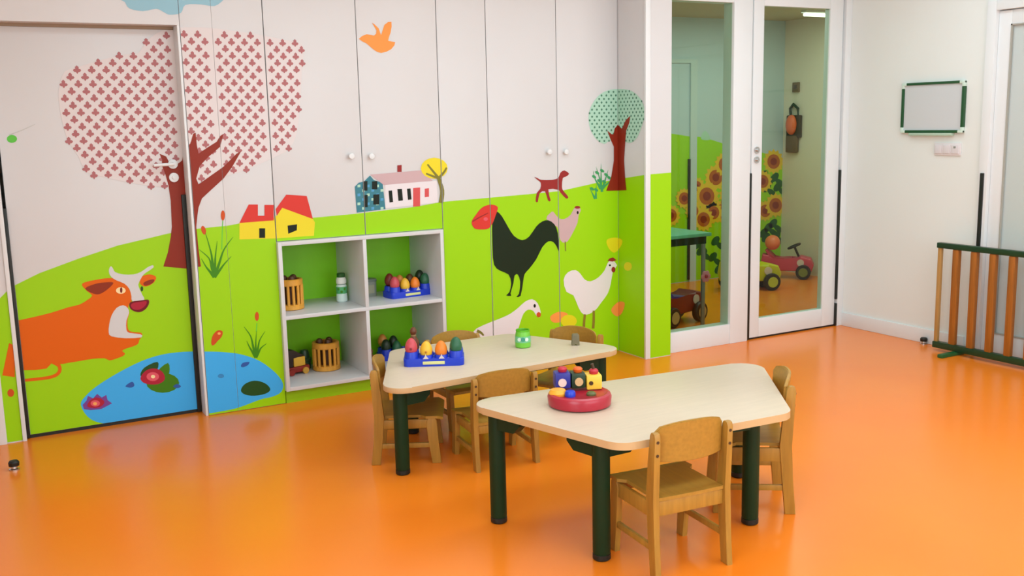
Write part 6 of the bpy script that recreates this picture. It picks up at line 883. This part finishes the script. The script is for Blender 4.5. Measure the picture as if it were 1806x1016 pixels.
# red train disc
t = thing('train_disc', 'round red toy disc with block train and pegs on the front table', 'toy', (1.938, 2.988, Z1), R(-22))
M_red = mat('raspberry_wood', (176, 34, 52), 0.3, 0.5, 0.05, 12)
bm = bmesh.new(); lathe(bm, [(0.102, 0), (0.115, 0.006), (0.118, 0.034), (0.113, 0.045), (0.103, 0.049), (0.093, 0.042), (0.01, 0.041)], 40); obj('disc', bm, M_red, t, True)
M_b2 = mat('blue_wood', (38, 44, 140), 0.38); M_g2 = mat('green_wood', (26, 56, 30), 0.4); M_y2 = mat('yellow_block', (246, 200, 66), 0.4)
M_pale = mat('pale_disc', (226, 196, 190), 0.45); M_peg = mat('red_peg', (190, 40, 56), 0.4); M_or = mat('orange_peg', (226, 96, 24), 0.4)
def block(x0, x1, m, nm, z0=0.052, z1=0.108, yb=(0.030, 0.090)):
    return obj(nm, box((x0, yb[0], z0), (x1, yb[1], z1), 0.006), m, t, True)
obj('track_bar', box((-0.085, 0.040, 0.036), (0.085, 0.078, 0.054), 0.004), mat('track_maroon', (96, 26, 22), 0.45), t, True)
wb = block(-0.083, -0.026, M_b2, 'blue_wagon', 0.054, 0.112); wg = block(-0.022, 0.030, M_g2, 'green_wagon'); wy = block(0.034, 0.092, M_y2, 'yellow_wagon', 0.044, 0.098)
for par, x, m_ in ((wb, -0.058, M_pale), (wg, 0.004, mat('tan_disc', (214, 172, 120), 0.45))):
    bm = bmesh.new(); cyl(bm, (x, 0.034, 0.078), (x, 0.024, 0.078), 0.0155, 18); obj('wheel', bm, m_, par, True)
bm = bmesh.new(); cyl(bm, (0.05, 0.034, 0.07), (0.05, 0.027, 0.07), 0.008, 14); obj('printed_eye', bm, M_bolt, wy, True)
for par, x, z, m_ in ((wb, -0.052, 0.112, M_peg), (wg, 0.006, 0.108, M_or), (wy, 0.066, 0.098, M_peg)):
    bm = bmesh.new(); lathe(bm, [(0.012, z - 0.004), (0.017, z + 0.004), (0.018, z + 0.012), (0.013, z + 0.018), (0.004, z + 0.02)], 16, True, (x, 0.06, 0)); obj('peg', bm, m_, par, True)
bm = bmesh.new(); cyl(bm, (0.066, 0.06, 0.114), (0.060, 0.06, 0.136), 0.006, 10); obj('funnel', bm, M_bolt, wy, True)
bm = bmesh.new(); lathe(bm, [(0.019, 0.036), (0.020, 0.05), (0.016, 0.058), (0.004, 0.06)], 18, True, (-0.04, -0.030, 0.004)); obj('blue_peg', bm, mat('peg_blue', (28, 62, 200), 0.35), t, True)
bm = bmesh.new(); lathe(bm, [(0.018, 0.036), (0.018, 0.044), (0.012, 0.05), (0.004, 0.051)], 18, True, (0.038, -0.028, 0.004)); obj('green_peg', bm, mat('peg_olive', (90, 96, 50), 0.4), t, True)
bm = bmesh.new(); lathe(bm, [(0.032, 0.034), (0.034, 0.046), (0.026, 0.058), (0.006, 0.06)], 18, True, (-0.080, 0.000, 0.004)); obj('yellow_peg', bm, mat('peg_yellow', (244, 170, 50), 0.4), t, True)

# ---------------------------------------------------------------- right wall fittings
t = thing('whiteboard', 'small whiteboard with green frame and white corners', 'whiteboard', (5.47, 4.30, 1.362))
y0, y1, z0, z1 = 4.068, 4.532, 1.362, 1.680
obj('board', box((5.466, y0 + 0.012, z0 + 0.012), (5.48, y1 - 0.012, z1 - 0.012)), mat('board_white', (205, 209, 211), 0.25), t)
M_wb = mat('board_green', (24, 78, 40), 0.4)
for lo, hi in (((y0 + .035, z1 - 0.016), (y1 - .035, z1)), ((y0 + .035, z0), (y1 - .035, z0 + 0.018)), ((y0, z0 + .035), (y0 + 0.018, z1 - .035)), ((y1 - 0.018, z0 + .035), (y1, z1 - .035))):
    obj('frame_bar', box((5.456, lo[0], lo[1]), (5.48, hi[0], hi[1]), 0.003), M_wb, t)
for cy_ in (y0, y1):
    for cz_ in (z0, z1):
        a, b = (cy_, cy_ + 0.036) if cy_ == y0 else (cy_ - 0.036, cy_); c_, d_ = (cz_, cz_ + 0.036) if cz_ == z0 else (cz_ - 0.036, cz_)
        e_ = 0.018
        bm = bmesh.new()
        h0, h1 = (c_, c_ + e_) if cz_ == z0 else (d_ - e_, d_); v0, v1 = (a, a + e_) if cy_ == y0 else (b - e_, b)
        bx(bm, (5.454, a, h0), (5.48, b, h1), 0.005); bx(bm, (5.4545, v0, c_), (5.4795, v1, d_), 0.005)
        obj('corner_cap', bm, mat('corner_mint', (206, 226, 212), 0.4), t)
obj('pen_tray', box((5.448, 4.14, 1.345), (5.48, 4.46, 1.362), 0.003), mat('tray_mint', (176, 200, 180), 0.4), t)
t = thing('switch_plate', 'white three-gang switch plate below the whiteboard', 'light switch', (5.475, 4.18, 1.222))
obj('plate', box((5.470, 4.085, 1.222), (5.48, 4.275, 1.300), 0.004), mat('plate_white', (226, 220, 220), 0.35), t)
for i in range(3):
    yy = 4.092 + i * 0.061
    obj('rocker', box((5.464, yy + .004, 1.234), (5.472, yy + 0.054, 1.288), 0.003), mat('rocker_white', (220, 214, 216), 0.3), t)
obj('indicator', box((5.462, 4.115, 1.268), (5.466, 4.130, 1.280), 0.001), mat('indicator_grey', (140, 146, 138), 0.4), t)
def stop(label, loc):
    t = thing('door_stop', label, 'door stop', loc, 0, 'floor door stops')
    bm = bmesh.new(); lathe(bm, [(0.022, 0), (0.022, 0.006), (0.014, 0.009), (0.013, 0.02)], 18); obj('base', bm, M_chrome, t, True)
    bm = bmesh.new(); lathe(bm, [(0.012, 0.018), (0.022, 0.02), (0.023, 0.036), (0.017, 0.044), (0.004, 0.046)], 18); obj('rubber_head', bm, M_black, t, True)
stop('black rubber door stop on the floor at far left', (0.128, 4.86, 0))
stop('black rubber door stop by the right baseboard', (5.44, 4.262, 0))

# ---------------------------------------------------------------- play fence
t = thing('play_fence', 'low wooden slat fence with dark green rails by right wall', 'fence', (5.36, 3.4, 0))
fy0, fy1 = 2.72, 4.118
M_fg = mat('fence_green', (14, 56, 28), 0.4, 0.5, 0.06, 8)
M_slat = mat('amber_pine', (156, 92, 28), 0.45, 0.45, 0.25, 5, 0.05, 30, (14, 14, 0.8))
M_post = mat('pale_pine', (182, 138, 78), 0.45, 0.45, 0.1, 4, 0, 1, (14, 14, 0.8))
obj('top_rail', box((5.335, fy0, 0.656), (5.375, fy1, 0.690), 0.005), M_fg, t)
obj('bottom_rail', box((5.335, fy0, 0.022), (5.375, fy1, 0.062), 0.005), M_fg, t)
obj('end_post', box((5.343, 4.090, 0.06), (5.367, 4.114, 0.657), 0.004), M_post, t)
obj('end_post', box((5.343, fy0 + .004, 0.06), (5.367, fy0 + 0.028, 0.657), 0.004), M_post, t)
y = 3.985; first = None
while y > fy0 + 0.06:
    if first is None:
        first = obj('slat', box((5.338, -0.021, 0.06), (5.372, 0.021, 0.657), 0.007, 2), M_slat, t, True)
        first.data.transform(Matrix.Translation((-5.36, 0, 0))); first.location = (0, y - 3.4, 0)
    else:
        c = first.copy(); C.objects.link(c); c.location = (0, y - 3.4, 0)
    y -= 0.1255
for fy in (3.955, 2.9):
    obj('foot', box((5.20, fy - 0.018, 0.0), (5.46, fy + 0.018, 0.022), 0.005), mat('foot_green', (30, 92, 44), 0.4), t)

# ---------------------------------------------------------------- seen through the glass
t = thing('craft_table', 'green-topped table with steel legs seen behind the fixed pane', 'table', (4.36, 5.85, 0))
obj('table_top', box((3.98, 5.50, 0.655), (4.705, 6.20, 0.68), 0.006), mat('mint_top', (112, 196, 160), 0.35), t)
obj('apron', box((4.02, 5.53, 0.60), (4.68, 6.17, 0.655)), M_dgreen, t)
for lx, ly in ((4.03, 5.55), (4.67, 5.55), (4.03, 6.15), (4.67, 6.15)):
    bm = bmesh.new(); cyl(bm, (lx, ly, 0), (lx, ly, 0.655), 0.016, 14); obj('leg', bm, M_steel, t)
# pink flower on the table leg
t = thing('flower_ornament', 'pink flower ornament hanging at the green table leg', 'ornament', (4.665, 5.515, 0.32))
bm = bmesh.new()
for i in range(6):
    a = i * math.pi / 3; bmesh.ops.create_uvsphere(bm, u_segments=10, v_segments=6, radius=0.019, matrix=Matrix.Translation((math.cos(a) * 0.026, 0.0, 0.045 + math.sin(a) * 0.026)) @ Matrix.Diagonal((1, 0.4, 1, 1)))
obj('petals', bm, mat('petal_pink', (240, 150, 176), 0.45), t, True)
bm = bmesh.new(); bmesh.ops.create_uvsphere(bm, u_segments=12, v_segments=8, radius=0.014, matrix=Matrix.Translation((0, -0.006, 0.045))); obj('centre', bm, mat('flower_red', (190, 40, 60), 0.45), t, True)
def ride_on(label, loc, rz, body, accent, hub, s=1.0, wheelbar=True):
    t = thing('ride_on_car', label, 'ride-on toy', loc, rz, 'ride-on cars behind the glass')
    t.scale = (s, s, s)
    mb = mat('ride_%d_%d' % (body[0], body[1]), body, 0.35); ma = mat('ride_%d_%d' % (accent[0], accent[1]), accent, 0.4); mh = mat('hub_%d_%d' % (hub[0], hub[1]), hub, 0.4)
    bm = bmesh.new(); prism(bm, [(-0.24, 0.08), (0.25, 0.08), (0.27, 0.14), (0.24, 0.21), (0.14, 0.235), (0.05, 0.19), (-0.10, 0.18), (-0.17, 0.24), (-0.24, 0.25), (-0.26, 0.15)], -0.085, 0.085, 'y', 0.025, 3); obj('body', bm, mb, t, True)
    bm = bmesh.new(); prism(bm, [(-0.15, 0.175), (0.05, 0.18), (0.04, 0.205), (-0.12, 0.21), (-0.19, 0.30), (-0.215, 0.29)], -0.075, 0.075, 'y', 0.012); obj('seat', bm, ma, t, True)
    if wheelbar:
        bm = bmesh.new(); cyl(bm, (0.12, 0, 0.22), (0.07, 0, 0.33), 0.012, 10); obj('steering_column', bm, M_black, t, True)
        bm = bmesh.new(); q = Matrix.Rotation(R(-24), 3, 'Y'); rings_tube(bm, [Vector((0.07, 0, 0.33)) + q @ Vector((0.062 * math.cos(a), 0.062 * math.sin(a), 0)) for a in [2 * math.pi * i / 20 for i in range(20)]], 0.011, 8, True); obj('steering_wheel', bm, M_black, t, True)
    for wx in (-0.16, 0.17):
        for sy_ in (-1, 1):
            bm = bmesh.new(); lathe(bm, [(0.045, -0.022), (0.068, -0.022), (0.075, -0.012), (0.075, 0.012), (0.068, 0.022), (0.045, 0.022)], 24, True, (wx, sy_ * 0.1, 0.075), Matrix.Rotation(R(90), 3, 'X')); w = obj('wheel', bm, M_black, t, True)
            bm = bmesh.new(); lathe(bm, [(0.046, -0.026), (0.042, -0.028), (0.015, -0.024)] if sy_ > 0 else [(0.046, 0.026), (0.042, 0.028), (0.015, 0.024)], 20, True, (wx, sy_ * 0.1, 0.075), Matrix.Rotation(R(90), 3, 'X')); obj('hub', bm, mh, w, True)
    for sy_ in (-1, 1):
        bm = bmesh.new(); cyl(bm, (0.14, sy_ * 0.083, 0.17), (0.14, sy_ * 0.092, 0.17), 0.035, 16); obj('side_badge', bm, mat('badge_pale', (226, 206, 200), 0.45), t, True)
    return t
ride_on('dark red ride-on car with blue seat under the green table', (4.56, 5.73, 0), R(15), (140, 24, 16), (30, 50, 170), (206, 170, 110), 1.0, False)
ride_on('yellow ride-on car partly hidden behind the glass door frame', (5.98, 6.50, 0), R(-20), (208, 206, 20), (190, 196, 30), (196, 206, 60), 1.0, False)
rp = ride_on('pink ride-on car with black steering wheel by the end wall', (6.70, 6.78, 0), R(-48), (214, 70, 96), (200, 60, 80), (120, 130, 50), 0.9)
bm = bmesh.new(); bmesh.ops.create_uvsphere(bm, u_segments=18, v_segments=12, radius=0.07, matrix=Matrix.Translation((6.605, 6.87, 0.328)))
tag(obj('ball', bm, mat('ball_orange', (250, 130, 80), 0.35)), 'orange ball on the seat of the pink ride-on car', 'ball')
# hanging pouch
t = thing('hanging_pouch', 'dark pouch with orange round front hanging on the end wall', 'bag', (6.95, 7.010, 1.14))
bm = bmesh.new(); rings_tube(bm, [(6.965, 7.035, 1.46), (6.955, 7.040, 1.55), (6.955, 7.000, 1.59), (6.955, 6.940, 1.55), (6.965, 6.945, 1.46)], 0.014, 8); obj('strap', bm, mat('pouch_green', (44, 66, 50), 0.6), t)
obj('back_flap', box((6.945, 6.900, 1.28), (6.978, 7.080, 1.49), 0.014), mat('pouch_dark', (60, 50, 34), 0.6), t)
bm = bmesh.new(); bmesh.ops.create_uvsphere(bm, u_segments=16, v_segments=12, radius=0.078, matrix=Matrix.Translation((6.94, 7.005, 1.40)) @ Matrix.Diagonal((0.55, 0.8, 1.2, 1))); obj('round_front', bm, mat('pouch_orange', (232, 110, 66), 0.45), t)
obj('lower_pocket', box((6.935, 6.935, 1.14), (6.978, 7.075, 1.30), 0.016), mat('pouch_brown', (104, 80, 46), 0.6), t)
t = thing('wall_sensor', 'small brown square sensor above the hanging pouch', 'sensor', (6.97, 6.985, 1.70))
obj('housing', box((6.958, 6.945, 1.70), (6.98, 7.025, 1.79), 0.005), mat('sensor_brown', (120, 98, 70), 0.5), t)
obj('lens', box((6.953, 6.968, 1.73), (6.96, 7.002, 1.765), 0.003), mat('sensor_dark', (80, 64, 50), 0.4), t)
# tube light
t = thing('ceiling_light', 'short bright tube light on ceiling of the room behind the glass', 'ceiling light', (6.55, 6.35, 2.31))
obj('housing', box((6.40, 6.32, 2.335), (6.70, 6.38, 2.36), 0.004), M_frame, t)
em = bpy.data.materials.new('tube_glow'); em.use_nodes = True
em.node_tree.nodes['Principled BSDF'].inputs['Emission Color'].default_value = (1, 0.95, 0.8, 1); em.node_tree.nodes['Principled BSDF'].inputs['Emission Strength'].default_value = 3.0
bm = bmesh.new(); cyl(bm, (6.41, 6.35, 2.322), (6.69, 6.35, 2.322), 0.014, 12); obj('tube', bm, em, t)
